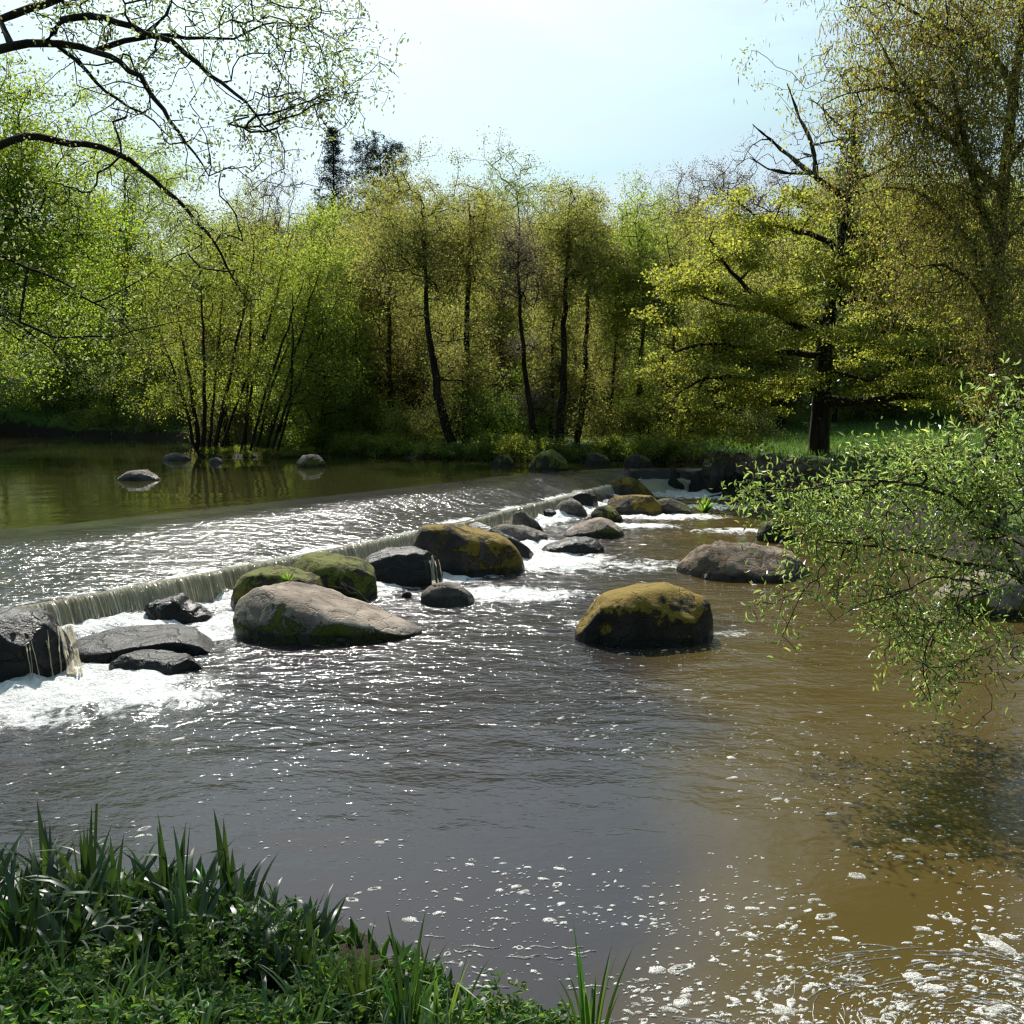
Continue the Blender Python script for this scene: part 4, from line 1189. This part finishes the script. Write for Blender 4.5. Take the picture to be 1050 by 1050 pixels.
for px, py, rx, ry, n in [(985, 505, 66, 40, 150), (900, 510, 62, 32, 110), (1035, 440, 24, 60, 90), (945, 470, 50, 26, 90), (835, 525, 50, 26, 90), (775, 500, 24, 18, 28), (1020, 540, 40, 34, 70), (930, 560, 76, 22, 60), (870, 570, 50, 30, 60),
                          (905, 620, 45, 28, 70), (960, 640, 70, 34, 90), (960, 700, 46, 34, 40), (1030, 650, 40, 28, 40), (840, 600, 45, 30, 22), (800, 620, 34, 40, 16), (1000, 590, 50, 20, 60), (1040, 500, 30, 40, 60), (985, 745, 26, 14, 12)]:
    att.append(crown_px(r, n, px, py, rx, ry, 8.9, ry_depth=0.85, seed=n, shell=0.7, rough=0.2))
att = np.concatenate(att)
att = att[att[:, 2] > 0.12]
P, par, rad, tips, w = skeleton(r, WL, att, 0.12, 0.0027, 0.42, 0.10, 0.10, 0.0)
pos, d = leaf_spots(r, P, par, tips, 9, 0.08)
lv, lf = leaves(r, pos, 0.066, 0.24, 0.25, d * 0.7, True)
finish_tree('willow_shrub', 'light green willow with narrow leaves arching over the water from the right edge', 'shrub', rt, P, par, rad, w, tips, BARK_B, [(lv, lf, LF_WILLOW, 'foliage')], k=5)

# --- wooded slope behind
def proto(kind, seed):
    r = np.random.default_rng(seed)
    if kind == 'bare':
        att = np.concatenate([ell(r, 420, (0, 0, 7.0), (3.0, 3.0, 4.2), seed=seed, shell=0.45), ell(r, 60, (0, 0, 3.5), (1.6, 1.6, 2), seed=seed)])
        a = (LF_BARE, 30, 0.075, 0.2, BARK_B)
    elif kind == 'grey':
        att = ell(r, 480, (0, 0, 6.8), (3.1, 3.1, 4.0), seed=seed, shell=0.45)
        a = (LF_GREY, 34, 0.075, 0.2, BARK_G)
    elif kind == 'pale':
        att = ell(r, 420, (0, 0, 7.0), (3.2, 3.2, 4.2), seed=seed, shell=0.42)
        a = (LF_PALE, 34, 0.10, 0.2, BARK_G)
    else:
        att = np.concatenate([ell(r, 560, (0, 0, 6.2), (3.0, 3.0, 4.8), seed=seed, shell=0.5), ell(r, 90, (0.3, 0, 2.2), (2.0, 2.0, 1.6), seed=seed)])
        a = ({'olive': LF_OLIVE, 'mix': LF_MIX, 'lime': LF_LIME}[kind], 44, 0.115, 0.24, BARK)
    limbs = [(np.array([[0, 0, -0.4], [0.1, 0, 2], [-0.1, 0.1, 5], [0.1, 0, 8]]), 0.2, 0.04)]
    P, par, rad, tips, w = skeleton(r, limbs, att, 0.7, 0.009, 0.46, 0.10, 0.10, 0.8)
    pos, d = leaf_spots(r, P, par, tips, a[1], a[3])
    lv, lf = leaves(r, pos, a[2], 0.6, 0.1)
    tv, tf = tubes(P, par, rad, w, 4)
    return [mesh_data('trunk', tv, tf, a[4], True), mesh_data('crown', lv, lf, a[0], False)]

def mesh_data(name, v, f, mat, smooth):
    o = mesh_obj(name, v, f, mat, None, smooth)
    me = o.data
    bpy.data.objects.remove(o)
    return me

PR = {k: [proto(k, 100 + i * 7 + j) for j in range(2)] for i, k in enumerate(('bare', 'grey', 'pale', 'olive', 'mix', 'lime'))}
LAB = {'bare': 'leafless brown tree on the wooded slope behind the river', 'grey': 'greyish bare tree on the wooded slope behind the river',
       'pale': 'pale budding tree on the wooded slope behind the river', 'olive': 'olive brown tree among the woods behind the far bank',
       'mix': 'dull green tree among the woods behind the far bank', 'lime': 'fresh light green tree among the woods behind the far bank'}
def put(kind, x, y, s, rot, label=None, group='trees on the wooded slope', name=None, v=0, sx=1.0, dz=0.0):
    e = empty(name or 'woodland_tree', (x, y, gz_at(x, y) - 0.1 + dz))
    e.scale = (s * sx, s * sx, s)
    e.rotation_euler = (0, 0, rot)
    tag(e, label or LAB[kind], 'tree', None if label else group + ', ' + kind.replace('mix', 'dull green').replace('bare', 'leafless').replace('lime', 'light green'))
    for me, nm in zip(PR[kind][v % 2], ('trunk', 'crown')):
        o = bpy.data.objects.new(nm, me)
        COL.objects.link(o)
        o.parent = e
    return e

r = np.random.default_rng(5)
# told apart on the skyline
def sky_tree(kind, px, top, y, label, sx=1.0, v=0):
    x = dep(px, 400, y)[0]
    z = gz_at(x, y)
    s = (dep(px, top, y)[2] - z) / 11.2
    put(kind, x, y, s, r.uniform(0, 6), label, v=v, sx=sx)
sky_tree('pale', 515, 156, 74, 'tall pale rounded tree standing above the others on the skyline', 0.95)
sky_tree('pale', 487, 172, 70, 'smaller pale tree left of the tall pale one on the skyline', 0.8, 1)
sky_tree('grey', 574, 168, 76, 'grey bare tree on the skyline right of the tall pale tree', 0.95)
sky_tree('grey', 285, 150, 60, 'faint grey bare tree on the skyline behind the hanging twigs', 0.5, 1)
sky_tree('bare', 705, 160, 72, 'first brown leafless tree right of the gap in the skyline', 0.85)
sky_tree('bare', 742, 148, 70, 'tallest brown leafless tree on the skyline left of the oak', 0.8, 1)
sky_tree('bare', 785, 165, 66, 'brown leafless tree behind the dead upper limbs of the oak', 0.9)
sky_tree('bare', 668, 188, 78, 'small brown leafless tree at the low point of the skyline', 0.8, 1)
for px, top, y, kd in [(365, 186, 60, 'mix'), (402, 178, 62, 'olive'), (440, 182, 63, 'mix'), (478, 192, 61, 'olive'), (540, 200, 62, 'mix'), (592, 192, 63, 'olive'), (628, 206, 61, 'lime'), (662, 204, 62, 'mix'), (700, 200, 60, 'mix'), (735, 196, 58, 'olive')]:
    x = dep(px, 400, y)[0]
    s = (dep(px, top, y)[2] - gz_at(x, y)) / 11.2
    put(kd, x, y, s, r.uniform(0, 6), v=int(r.integers(0, 2)), sx=0.85)
kinds = ['olive', 'mix', 'lime', 'olive', 'mix', 'bare']
for row, (y0, top, step) in enumerate([(53, 255, 46), (61, 228, 40), (71, 208, 36), (84, 200, 40)]):
    px = 230 + row * 11
    while px < 1120:
        y = y0 + r.uniform(-3, 3)
        tp_ = top + r.uniform(-14, 14) - 40 * (1 if px > 820 else 0) * (row > 0) + (12 if 600 < px < 690 else 0)
        x = dep(px, 400, y)[0]
        z = gz_at(x, y)
        s = (dep(px, tp_, y)[2] - z) / 11.2
        kd = kinds[int(r.integers(0, 6 if (row > 1 and px > 600) else 5))]
        put(kd, x, y, max(0.35, s), r.uniform(0, 6), v=int(r.integers(0, 2)), sx=min(1.5, max(0.8, 0.85 / max(0.4, s))))
        px += step * r.uniform(0.75, 1.25)
for px, y, top, kd in [(345, 50, 330, 'mix'), (385, 52, 300, 'lime'), (430, 49, 320, 'mix'), (470, 51, 310, 'lime'), (505, 48, 300, 'mix'), (545, 52, 290, 'mix'), (590, 50, 310, 'lime'), (630, 49, 320, 'mix'), (670, 52, 300, 'lime'), (715, 50, 315, 'mix'), (760, 51, 300, 'lime'), (805, 52, 310, 'mix'), (900, 56, 300, 'mix'), (950, 58, 280, 'lime'), (1010, 57, 290, 'mix')]:
    x = dep(px, 400, y)[0]
    s = (dep(px, top, y)[2] - gz_at(x, y)) / 11.2
    put(kd, x, y, s, r.uniform(0, 6), v=int(r.integers(0, 2)), sx=1.25)
for px, y, top in [(-120, 66, 210), (-60, 75, 170), (0, 72, 200), (60, 75, 190), (110, 72, 220), (160, 76, 225), (200, 70, 245), (-180, 60, 190)]:
    x = dep(px, 400, y)[0]
    s = (dep(px, top, y)[2] - gz_at(x, y)) / 11.2
    put('lime' if int(px) % 40 else 'mix', x, y, s, r.uniform(0, 6), sx=1.0)

# conifers on the skyline
def conifer(px, top, y, hw, label, cedar=False, seed=3):
    r = np.random.default_rng(seed)
    x = dep(px, 400, y)[0]
    b = np.array([x, y, gz_at(x, y) - 0.3])
    topz = dep(px, top, y)[2]
    hgt = topz - b[2]
    wid = hw * y / 1050
    att = []
    n = 1100
    for i in range(n):
        f = r.uniform(0.45, 1.0)
        a = r.uniform(0, 6.283)
        if cedar:
            lv_ = [0.70, 0.79, 0.86, 0.92, 0.98][int(r.integers(0, 5))] + r.normal(0, 0.012) + 0.02 * math.sin(3 * a)
            rr_ = wid * math.sqrt(r.uniform(0.05, 1)) * (1.3 - 0.6 * lv_)
            att.append(b + [math.cos(a) * rr_, math.sin(a) * rr_, hgt * lv_ + rr_ * 0.18 + r.normal(0, 0.12)])
        else:
            tier = math.floor(f * 30) / 30 + r.normal(0, 0.006)
            rr_ = wid * 2.8 * (1.03 - tier) * math.sqrt(r.uniform(0.03, 1)) * (1 + 0.25 * math.sin(tier * 61 + a * 2))
            att.append(b + [math.cos(a) * rr_, math.sin(a) * rr_, hgt * tier - rr_ * 0.25 + r.normal(0, 0.06) + 0.3])
    limbs = [(np.array([b, b + [0, 0, hgt * 0.5], b + [0, 0, hgt]]), 0.28, 0.02)]
    P, par, rad, tips, w = skeleton(r, limbs, np.array(att), 0.6, 0.008, 0.4, 0.03, 0.03, -0.2)
    pos, d = leaf_spots(r, P, par, tips, 9, 0.10)
    lv, lf = leaves(r, pos, 0.22, 0.22, 0.3)
    finish_tree('conifer', label, 'tree', b, P, par, rad, w, tips, BARK, [(lv, lf, LF_CONIF, None)], k=4)
conifer(346, 130, 72, 27, 'dark blue pointed conifer on the skyline above the round tree')
conifer(393, 150, 74, 40, 'dark flat-topped cedar on the skyline right of the pointed conifer', True, 4)
# ------------------------------------------------------------------ plants at the near bank
def blades(r, base, n, length, width, spread, bend, nseg=8):
    """sword-shaped blades rising from a base; one strip each, folded along the middle"""
    V, F, off = [], [], 0
    q = np.linspace(0, 1, nseg)
    for i in range(n):
        a = r.uniform(0, 6.283)
        l = length * r.uniform(0.6, 1.1)
        w_ = width * r.uniform(0.7, 1.2)
        lean = spread * r.uniform(0.1, 1)
        bd = bend * r.uniform(0.1, 1) ** 1.3
        kink = r.uniform(0.5, 0.75) if r.uniform() < 0.22 else None
        ang = lean + bd * q ** 1.7
        if kink: ang = ang + np.where(q > kink, r.uniform(0.9, 1.7), 0)
        ds = l / (nseg - 1)
        hz = np.concatenate([[0], np.cumsum(np.sin(ang[:-1]) * ds)])
        vz = np.concatenate([[0], np.cumsum(np.cos(ang[:-1]) * ds)])
        h = np.array([math.cos(a), math.sin(a), 0])
        s = np.array([-math.sin(a), math.cos(a), 0])
        tw = r.uniform(-0.8, 0.8)
        s = s * math.cos(tw) + h * math.sin(tw)
        c = base + h * r.uniform(0, 0.05) + h[None] * hz[:, None] + np.array([0, 0, 1.0])[None] * vz[:, None]
        pr = w_ * np.minimum(1, (1 - q) * 2.2) ** 0.8 * np.where(q < 0.15, 0.75, 1) * 0.5
        nrm_ = np.cross(s, np.array([0, 0, 1.0]))
        P = np.stack([c - s * pr[:, None], c + nrm_ * pr[:, None] * 0.35, c + s * pr[:, None]], 1)
        V.append(P.reshape(-1, 3)); F.append(grid_faces(nseg, 3) + off); off += nseg * 3
    return np.concatenate(V), np.concatenate(F)

def plant(name, label, cat, xy, n, length, width, spread, bend, mat, seed, group=None, dz=0.0):
    r = np.random.default_rng(seed)
    b = np.array([xy[0], xy[1], max(gz_at(*xy), -0.08) - 0.03 + dz])
    v, f = blades(r, np.zeros(3), n, length, width, spread, bend)
    o = mesh_obj(name, v, f, mat)
    o.location = b
    return tag(o, label, cat, group)

r = np.random.default_rng(101)
G_IR = 'iris plants at the near water edge'
spots_i = []
while len(spots_i) < 72:
    px, py = r.uniform(-60, 325), r.uniform(915, 1035)
    if py < 925 + (px - 60) * 0.10: continue
    p = at(px, py, 0.33)
    if all(np.hypot(p[0] - a[0], p[1] - a[1]) > 0.10 for a in spots_i):
        spots_i.append(p)
for i, p in enumerate(spots_i):
    plant('iris_plant', 'dark sword-leaved iris plant in the clump at the near water edge', 'iris', (p[0], p[1]), int(r.integers(7, 12)), (0.56 - 0.16 * sst(150, 330, 525 + p[0] / p[1] * 1050)) * r.uniform(0.7, 1.15), 0.036, 0.65, 2.1, LF_IRIS, 200 + i, G_IR)
for px, py, ln, lab in [(92, 955, 0.86, 'tallest upright iris plant spearing above the clump at the left'), (178, 960, 0.80, 'second tallest upright iris plant near the middle of the clump'), (238, 965, 0.66, 'iris plant with a curved tall blade near the clump\'s right end')]:
    p = at(px, py, 0.33)
    plant('iris_plant', lab, 'iris', (p[0], p[1]), 6, ln, 0.042, 0.10, 0.25, LF_IRIS, int(px), None)
# grass tufts on the bank further right
for i, (px, py, ln, lab) in enumerate([(372, 1070, 0.56, 'tuft of broad grass blades between the last irises and the leafy grass tuft'), (418, 1078, 0.54, 'leafy grass tuft right of the iris clump, nearest the bare water'),
                                       (448, 1080, 0.52, 'single tall blade tuft beside the leafy herbs'), (605, 1085, 0.56, 'tuft of tall grass at the bottom edge, standing alone over the foam'),
                                       (345, 1070, 0.34, 'short grass tuft under the last iris plant')]):
    p = at(px, py, 0.25)
    plant('grass_tuft', lab, 'grass', (p[0], p[1]), [20, 20, 6, 16, 14][i], ln, 0.022, 0.28, 0.9, LF_GRASS, 300 + i)

G_TF = 'grass tufts along the bottom bank'
rt_ = np.random.default_rng(404)
for i in range(34):
    px, py = rt_.uniform(-20, 520), rt_.uniform(1030, 1120)
    p = at(px, py, 0.45)
    if gz_at(p[0], p[1]) < 0.12: continue
    plant('grass_tuft', 'low tuft of arching grass among the herbs along the bottom edge', 'grass', (p[0], p[1]), int(rt_.integers(12, 22)), rt_.uniform(0.26, 0.42), 0.015, 0.7, 1.9, LF_GRASS, 500 + i, G_TF)

def herb(r, V, F, off, base, hgt, mat_leaf, nl, size):
    """an upright stem with whorls of lobed leaves"""
    lean = r.normal(0, 0.18, 2)
    k = max(3, int(hgt / 0.06))
    pos, dirs = [], []
    for i in range(k):
        f = (i + 0.6) / k
        c = base + np.array([lean[0] * f * hgt, lean[1] * f * hgt, f * hgt])
        for j in range(nl):
            a = r.uniform(0, 6.283)
            d = np.array([math.cos(a), math.sin(a), r.uniform(-0.2, 0.7)])
            rr_ = r.uniform(0.02, 0.10) * (1.15 - 0.6 * f)
            for lobe in range(3):
                b_ = a + (lobe - 1) * 0.75
                pos.append(c + d * rr_)
                dirs.append([math.cos(b_), math.sin(b_), r.uniform(-0.3, 0.25)])
    return np.array(pos), np.array(dirs)

r = np.random.default_rng(111)
PP, DD, n_h = [], [], 0
while n_h < 300:
    x, y = r.uniform(-2.7, 0.7), r.uniform(3.0, 5.2)
    g = gz_at(x, y)
    if g < 0.15: continue
    # the herbs stay on the bank in front of and right of the irises
    if y > 4.2 + 0.5 * sst(-1.2, -0.6, x): continue
    hgt = r.uniform(0.06, 0.22)
    if x > -0.75 and y > 4.2: hgt *= 0.6
    a_, b_ = herb(r, None, None, 0, np.array([x, y, g]), hgt, None, 7, 0.06)
    PP.append(a_); DD.append(b_); n_h += 1
PP, DD = np.concatenate(PP), np.concatenate(DD)
lv, lf = leaves(r, PP, 0.040, 0.5, 0.0, DD * 2.2, True, 0.4, 0.8)
tag(mesh_obj('undergrowth', lv, lf, LF_HERB, smooth=False), kind='stuff')
n = 9000
x, y = r.uniform(-3.4, 1.0, n), r.uniform(2.6, 6.4, n)
g = ground(x, y)
ok = (g > 0.10) & (np.minimum(sdist(x, y, lower_poly), 9) > 0.15)
gp = np.stack([x, y, g - 0.02], 1)[ok]
gv, gf = leaves(r, gp, 0.11, 0.07, -1.2, None, True, 0.6)
tag(mesh_obj('bank_edge_grass', gv, gf, LF_GRASS, smooth=False), kind='stuff')
def leafy_herb(px, py, z, hgt, nl, label, seed):
    r = np.random.default_rng(seed)
    p = at(px, py, z)
    g = gz_at(p[0], p[1])
    e = empty('leafy_herb', (p[0], p[1], g))
    tag(e, label, 'plant')
    V, D_ = [], []
    for s in range(9):
        a_, b_ = herb(r, None, None, 0, np.array([r.normal(0, 0.07), r.normal(0, 0.07), 0]), hgt * r.uniform(0.6, 1), None, nl, 0.06)
        V.append(a_); D_.append(b_)
    V, D_ = np.concatenate(V), np.concatenate(D_)
    lv, lf = leaves(r, V, 0.028, 0.6, 0, D_ * 2.2, True, 0.4, 0.8)
    mesh_obj('leaves', lv, lf, LF_HERB, e, smooth=False)
    sv_, sf_ = tubes(np.array([[0, 0, -0.03], [0.01, 0, hgt * 0.5], [0.02, 0.01, hgt]]), np.array([-1, 0, 1]), np.array([0.005, 0.004, 0.002]), np.array([3, 2, 1.0]), 5)
    mesh_obj('stem', sv_, sf_, LF_HERB, e)
leafy_herb(205, 1035, 0.45, 0.42, 5, 'bushy dark herb in front of the middle of the iris clump', 1)
leafy_herb(262, 1010, 0.35, 0.40, 5, 'bright-topped leafy herb at the right end of the iris clump', 2)
leafy_herb(330, 1060, 0.35, 0.30, 5, 'leafy herb between the iris clump and the grass tufts', 3)
leafy_herb(510, 1075, 0.15, 0.18, 3, 'thin herb with feathery sprigs over the water at the bottom edge', 4)
leafy_herb(560, 1078, 0.15, 0.16, 3, 'small herb left of the lone tall grass tuft', 5)
leafy_herb(75, 1040, 0.5, 0.30, 5, 'broad-leaved herb in the lower left corner', 6)

# meadow grass on the right bank
r = np.random.default_rng(121)
n = 26000
x, y = r.uniform(7.5, 26, n), r.uniform(22, 50, n)
g = ground(x, y)
ok = (g > 0.6) & (np.minimum(sdist(x, y, lower_poly), sdist(x, y, upper_poly)) > 0.5)
p = np.stack([x, y, g - 0.02], 1)[ok]
lv, lf = leaves(r, p, 0.26, 0.10, -2.2)
tag(mesh_obj('meadow_grass', lv, lf, LF_GRASS, smooth=False), kind='stuff')
n = 60000
x, y = r.uniform(-40, 9, n), r.uniform(33, 70, n)
g = ground(x, y)
dd = sdist(x, y, upper_poly)
ok = (dd > 0.0) & (dd < 3)
p = np.stack([x, y, g - 0.02], 1)[ok]
lv, lf = leaves(r, p, 0.34, 0.16, -0.8)
tag(mesh_obj('bank_grass', lv, lf, LF_GRASS, smooth=False), kind='stuff')

# grass tuft on the rock, plant by the far rocks, driftwood on the pale boulder
def on_rock(px, py, y):
    return dep(px, py, y)
def tuft_at(p, n, ln, lab, mat, seed, name='grass_tuft', w=0.012):
    r = np.random.default_rng(seed)
    v, f = blades(r, np.zeros(3), n, ln, w, 0.9, 0.9, 5)
    o = mesh_obj(name, v, f, mat); o.location = p
    tag(o, lab, 'grass')
dg = bpy.context.evaluated_depsgraph_get()
def hit(px, py):
    """where the first solid thing in that direction is"""
    d = ray(px, py); d = d / np.linalg.norm(d)
    ok, loc, nr, *_ = S.ray_cast(bpy.context.evaluated_depsgraph_get(), Vector((0, 0, H)), Vector(d))
    return np.array(loc) if ok else at(px, py)
tuft_at(hit(295, 595) + [0, 0.02, -0.01], 40, 0.15, 'small bright grass tuft growing on the mossy rock behind the pale boulder', LF_SHRUB, 1)
tuft_at(at(722, 525) + [0, 0, -0.02], 60, 0.5, 'green waterside plant at the end of the far rocks', LF_SHRUB, 2, 'waterside_plant', 0.05)

V, F, off = [], [], 0
r = np.random.default_rng(131)
e0 = hit(345, 603)
for pts, r0 in [([(322, 598), (338, 595), (352, 600), (366, 607), (378, 619)], 0.016), ([(330, 602), (345, 603), (358, 608), (368, 610)], 0.013), ([(350, 599), (356, 606), (361, 613)], 0.018), ([(340, 599), (352, 605), (372, 612)], 0.011), ([(318, 600), (334, 600), (350, 604)], 0.010)]:
    q = np.array([dep(a, b, e0[1] - 0.02 + r.uniform(-0.05, 0.10)) + [0, 0, 0.02] for a, b in pts])
    q = resample(q, 0.06)
    q = q + r.normal(0, 0.008, q.shape)
    v, f = tubes(q, np.arange(-1, len(q) - 1), np.linspace(r0, r0 * 0.35, len(q)), np.arange(len(q), 0, -1.0), 6)
    V.append(v); F.append(f + off); off += len(v)
o = mesh_obj('driftwood_twigs', np.concatenate(V), np.concatenate(F), bark_mat('driftwood', (0.10, 0.065, 0.045), (0.24, 0.17, 0.12)), loc=e0)
tag(o, 'small tangle of brown driftwood twigs lodged on the big pale boulder', 'driftwood')

# ------------------------------------------------------------------ water running over the rocks
r = np.random.default_rng(151)
V, F, off = [], [], 0
def stream(px, py, px2, py2, w_):
    global off
    k = 14
    s = np.linspace(0, 1, k)
    P = []
    for q in s:
        p = hit(px + (px2 - px) * q + r.normal(0, 0.4), py + (py2 - py) * q ** 1.2)
        P.append(p)
    P = np.array(P)
    if np.ptp(P[:, 1]) > 2.0: return
    P[1:-1] = (P[:-2] + P[1:-1] + P[2:]) / 3
    P = P + [0, -0.02, 0.012]
    ww_ = w_ * (0.6 + 0.6 * r.uniform(0, 1, k))
    A = np.stack([P - np.stack([ww_, ww_ * 0, ww_ * 0], 1), P + [0, -0.012, 0.006], P + np.stack([ww_, ww_ * 0, ww_ * 0], 1)], 1)
    V.append(A.reshape(-1, 3)); F.append(grid_faces(k, 3) + off); off += 3 * k
for i in range(6):
    x0 = r.uniform(2, 60); stream(x0, 650 + r.uniform(-6, 10), x0 + r.uniform(4, 14), 696, r.uniform(0.002, 0.007))
for i in range(60):
    x0 = r.uniform(60, 74); stream(x0, 636 + r.uniform(0, 8), x0 + r.uniform(2, 14), 692, r.uniform(0.006, 0.016))
for i in range(0):
    x0 = r.uniform(380, 450); stream(x0, 572 + r.uniform(-3, 6), x0 + r.uniform(-2, 6), 600, r.uniform(0.004, 0.010))
for i in range(14):
    x0 = r.uniform(440, 452); stream(x0, 570 + r.uniform(-2, 6), x0 + r.uniform(1, 5), 600, r.uniform(0.006, 0.014))
for i in range(0):
    x0 = r.uniform(296, 350); stream(x0, 570 + r.uniform(-2, 3), x0 + r.uniform(-2, 4), 578, r.uniform(0.006, 0.014))
tag(mesh_obj('rock_spill_water', np.concatenate(V), np.concatenate(F), bpy.data.materials['falling_water']), kind='stuff')

# ------------------------------------------------------------------ floating foam
m, t = new_mat('foam')
p = N(t, 'ShaderNodeBsdfPrincipled', i_Roughness=0.55)
n_ = noise(t, 60, 3, 0.6)
t.links.new(mixc(t, n_, (0.50, 0.48, 0.42), (0.78, 0.77, 0.72)), p.inputs['Base Color'])
bub = noise(t, 150, 2, 0.5)
wide = noise(t, 9, 3, 0.6)
tp_ = N(t, 'ShaderNodeBsdfTransparent')
ms = N(t, 'ShaderNodeMixShader')
t.links.new(mth(t, 'MULTIPLY', mrange(t, bub, 0.35, 0.62, 0.15, 1.0), mrange(t, wide, 0.3, 0.62, 0.35, 1.0)), ms.inputs['Fac'])
t.links.new(tp_.outputs[0], ms.inputs[1]); t.links.new(p.outputs[0], ms.inputs[2])
out(t, ms.outputs[0])
FOAM = m
r = np.random.default_rng(141)
V, F3, F4, off = [], [], [], 0
def fleck(c, a, b, rot, ring=False):
    global off
    k = 10
    th = np.linspace(0, 2 * math.pi, k, endpoint=False)
    wob = 1 + r.normal(0, 0.16, k)
    def rg(s, z):
        x, y = a * s * wob * np.cos(th), b * s * wob * np.sin(th)
        return np.stack([c[0] + x * math.cos(rot) - y * math.sin(rot), c[1] + x * math.sin(rot) + y * math.cos(rot), np.full(k, c[2] + z)], 1)
    hgt = 0.002 + 0.08 * min(a, b)
    A = [rg(1.0, -0.004), rg(0.85, hgt * 0.6)]
    if ring:
        A += [rg(0.62, hgt * 0.6), rg(0.42, -0.006)]
    else:
        A += [rg(0.4, hgt)]
    v = np.concatenate(A)
    F4.append(grid_faces(len(A), k, True) + off)
    if not ring:
        v = np.concatenate([v, [[c[0], c[1], c[2] + hgt * 1.05]]])
        i = np.arange(k)
        F3.append(np.stack([(len(A) - 1) * k + i, (len(A) - 1) * k + (i + 1) % k, np.full(k, len(A) * k)], -1) + off)
    V.append(v); off += len(v)
def wz_at(x, y):
    i = int(np.clip(np.searchsorted(lx, x), 0, len(lx) - 1)); j = int(np.clip(np.searchsorted(ly, y), 0, len(ly) - 1))
    return float(wz[i, j])
def scatter(n, box, size, keep, dens=None, big=0.03):
    k = 0
    tries = 0
    while k < n and tries < n * 60:
        tries += 1
        px, py = r.uniform(box[0], box[2]), r.uniform(box[1], box[3])
        if dens and r.uniform() > dens(px, py): continue
        c = at(px, py, 0.0)
        q = vn(np.array([c[0] * 1.9, c[1] * 1.9, 0.5]), 77) * 0.5 + 0.5
        if q < keep * r.uniform(0.5, 1.2): continue
        s = size * 0.72 * np.exp(r.normal(0, 0.6))
        if r.uniform() < big: s *= 2.4
        c[2] = wz_at(c[0], c[1]) + 0.002
        fleck(c, s * r.uniform(1.0, 1.9), s * r.uniform(0.65, 1.0), r.normal(0.1, 0.5), ring=(s > 0.018 and r.uniform() < 0.35))
        k += 1
scatter(1500, (640, 870, 1060, 1055), 0.0085, 0.42, lambda x, y: 0.25 + 0.75 * sst(880, 990, y), 0.07)
scatter(900, (740, 740, 1060, 900), 0.0075, 0.48, None, 0.03)
scatter(520, (350, 880, 700, 1020), 0.0085, 0.5, lambda x, y: 0.3 + 0.7 * sst(380, 640, x), 0.06)
scatter(700, (520, 660, 900, 780), 0.008, 0.45, lambda x, y: 0.2 + 0.8 * sst(700, 600, abs(x - 640) + 560), 0.02)
scatter(300, (0, 745, 420, 880), 0.008, 0.52, None, 0.02)
scatter(200, (560, 590, 900, 670), 0.010, 0.45, None, 0.02)
# curled streaks of froth turning in the eddy at the lower right
def streak(c0, rad_, a0, a1, w_, asp=0.55, drift=0.0):
    global off
    k = max(5, int(abs(a1 - a0) * rad_ / 0.035))
    a = np.linspace(a0, a1, k)
    rr_ = rad_ * (1 + drift * np.linspace(0, 1, k)) + 0.012 * np.sin(np.linspace(0, 1, k) * r.uniform(2, 7) + r.uniform(0, 6)) + r.normal(0, 0.0012, k)
    c = np.stack([c0[0] + rr_ * np.cos(a), c0[1] + rr_ * asp * np.sin(a)], 1)
    nrm_ = np.stack([np.cos(a), asp * np.sin(a)], 1)
    ww_ = w_ * np.sin(np.linspace(0.15, math.pi - 0.15, k)) * (0.6 + 0.8 * r.uniform(0, 1, k))
    z = 0.003
    zz = np.array([wz_at(*q) for q in c]) + z
    P = np.stack([np.concatenate([c - nrm_ * ww_[:, None], zz[:, None] - 0.006], 1), np.concatenate([c, zz[:, None] + 0.004], 1), np.concatenate([c + nrm_ * ww_[:, None], zz[:, None] - 0.006], 1)], 1)
    V.append(P.reshape(-1, 3)); F4.append(grid_faces(k, 3) + off); off += k * 3
c1 = at(1010, 1060)
for i in range(110):
    rad_ = r.uniform(0.10, 1.05)
    a0 = r.uniform(0.2, 3.1)
    streak(c1, rad_, a0, a0 + r.uniform(0.1, 0.5), r.uniform(0.0008, 0.0035), 0.75, r.normal(0, 0.06))
c2 = at(700, 1110)
for i in range(60):
    rad_ = r.uniform(0.25, 0.8)
    a0 = r.uniform(0.3, 2.6)
    streak(c2, rad_, a0, a0 + r.uniform(0.08, 0.4), r.uniform(0.001, 0.004), 0.6, r.normal(0, 0.05))
for i in range(26):
    c = at(r.uniform(370, 620), r.uniform(960, 1020))
    streak(c + [0, -2, 0], 2.0, 1.57 + r.normal(0, 0.02), 1.57 + r.uniform(0.03, 0.09), r.uniform(0.002, 0.005), 1.0)
for i in range(420):   # broken froth along the same turns
    rad_ = r.uniform(0.10, 1.1); a0 = r.uniform(0.2, 3.1)
    c = np.array([c1[0] + rad_ * math.cos(a0), c1[1] + 0.75 * rad_ * math.sin(a0), 0])
    c[2] = wz_at(c[0], c[1]) + 0.002
    s = 0.004 * np.exp(r.normal(0, 0.6))
    fleck(c, s * r.uniform(1.5, 3.5), s, math.atan2(0.75 * math.cos(a0), -math.sin(a0)))
tag(mesh_obj('floating_foam', np.concatenate(V), [np.concatenate(F4), np.concatenate(F3)], FOAM), kind='stuff')
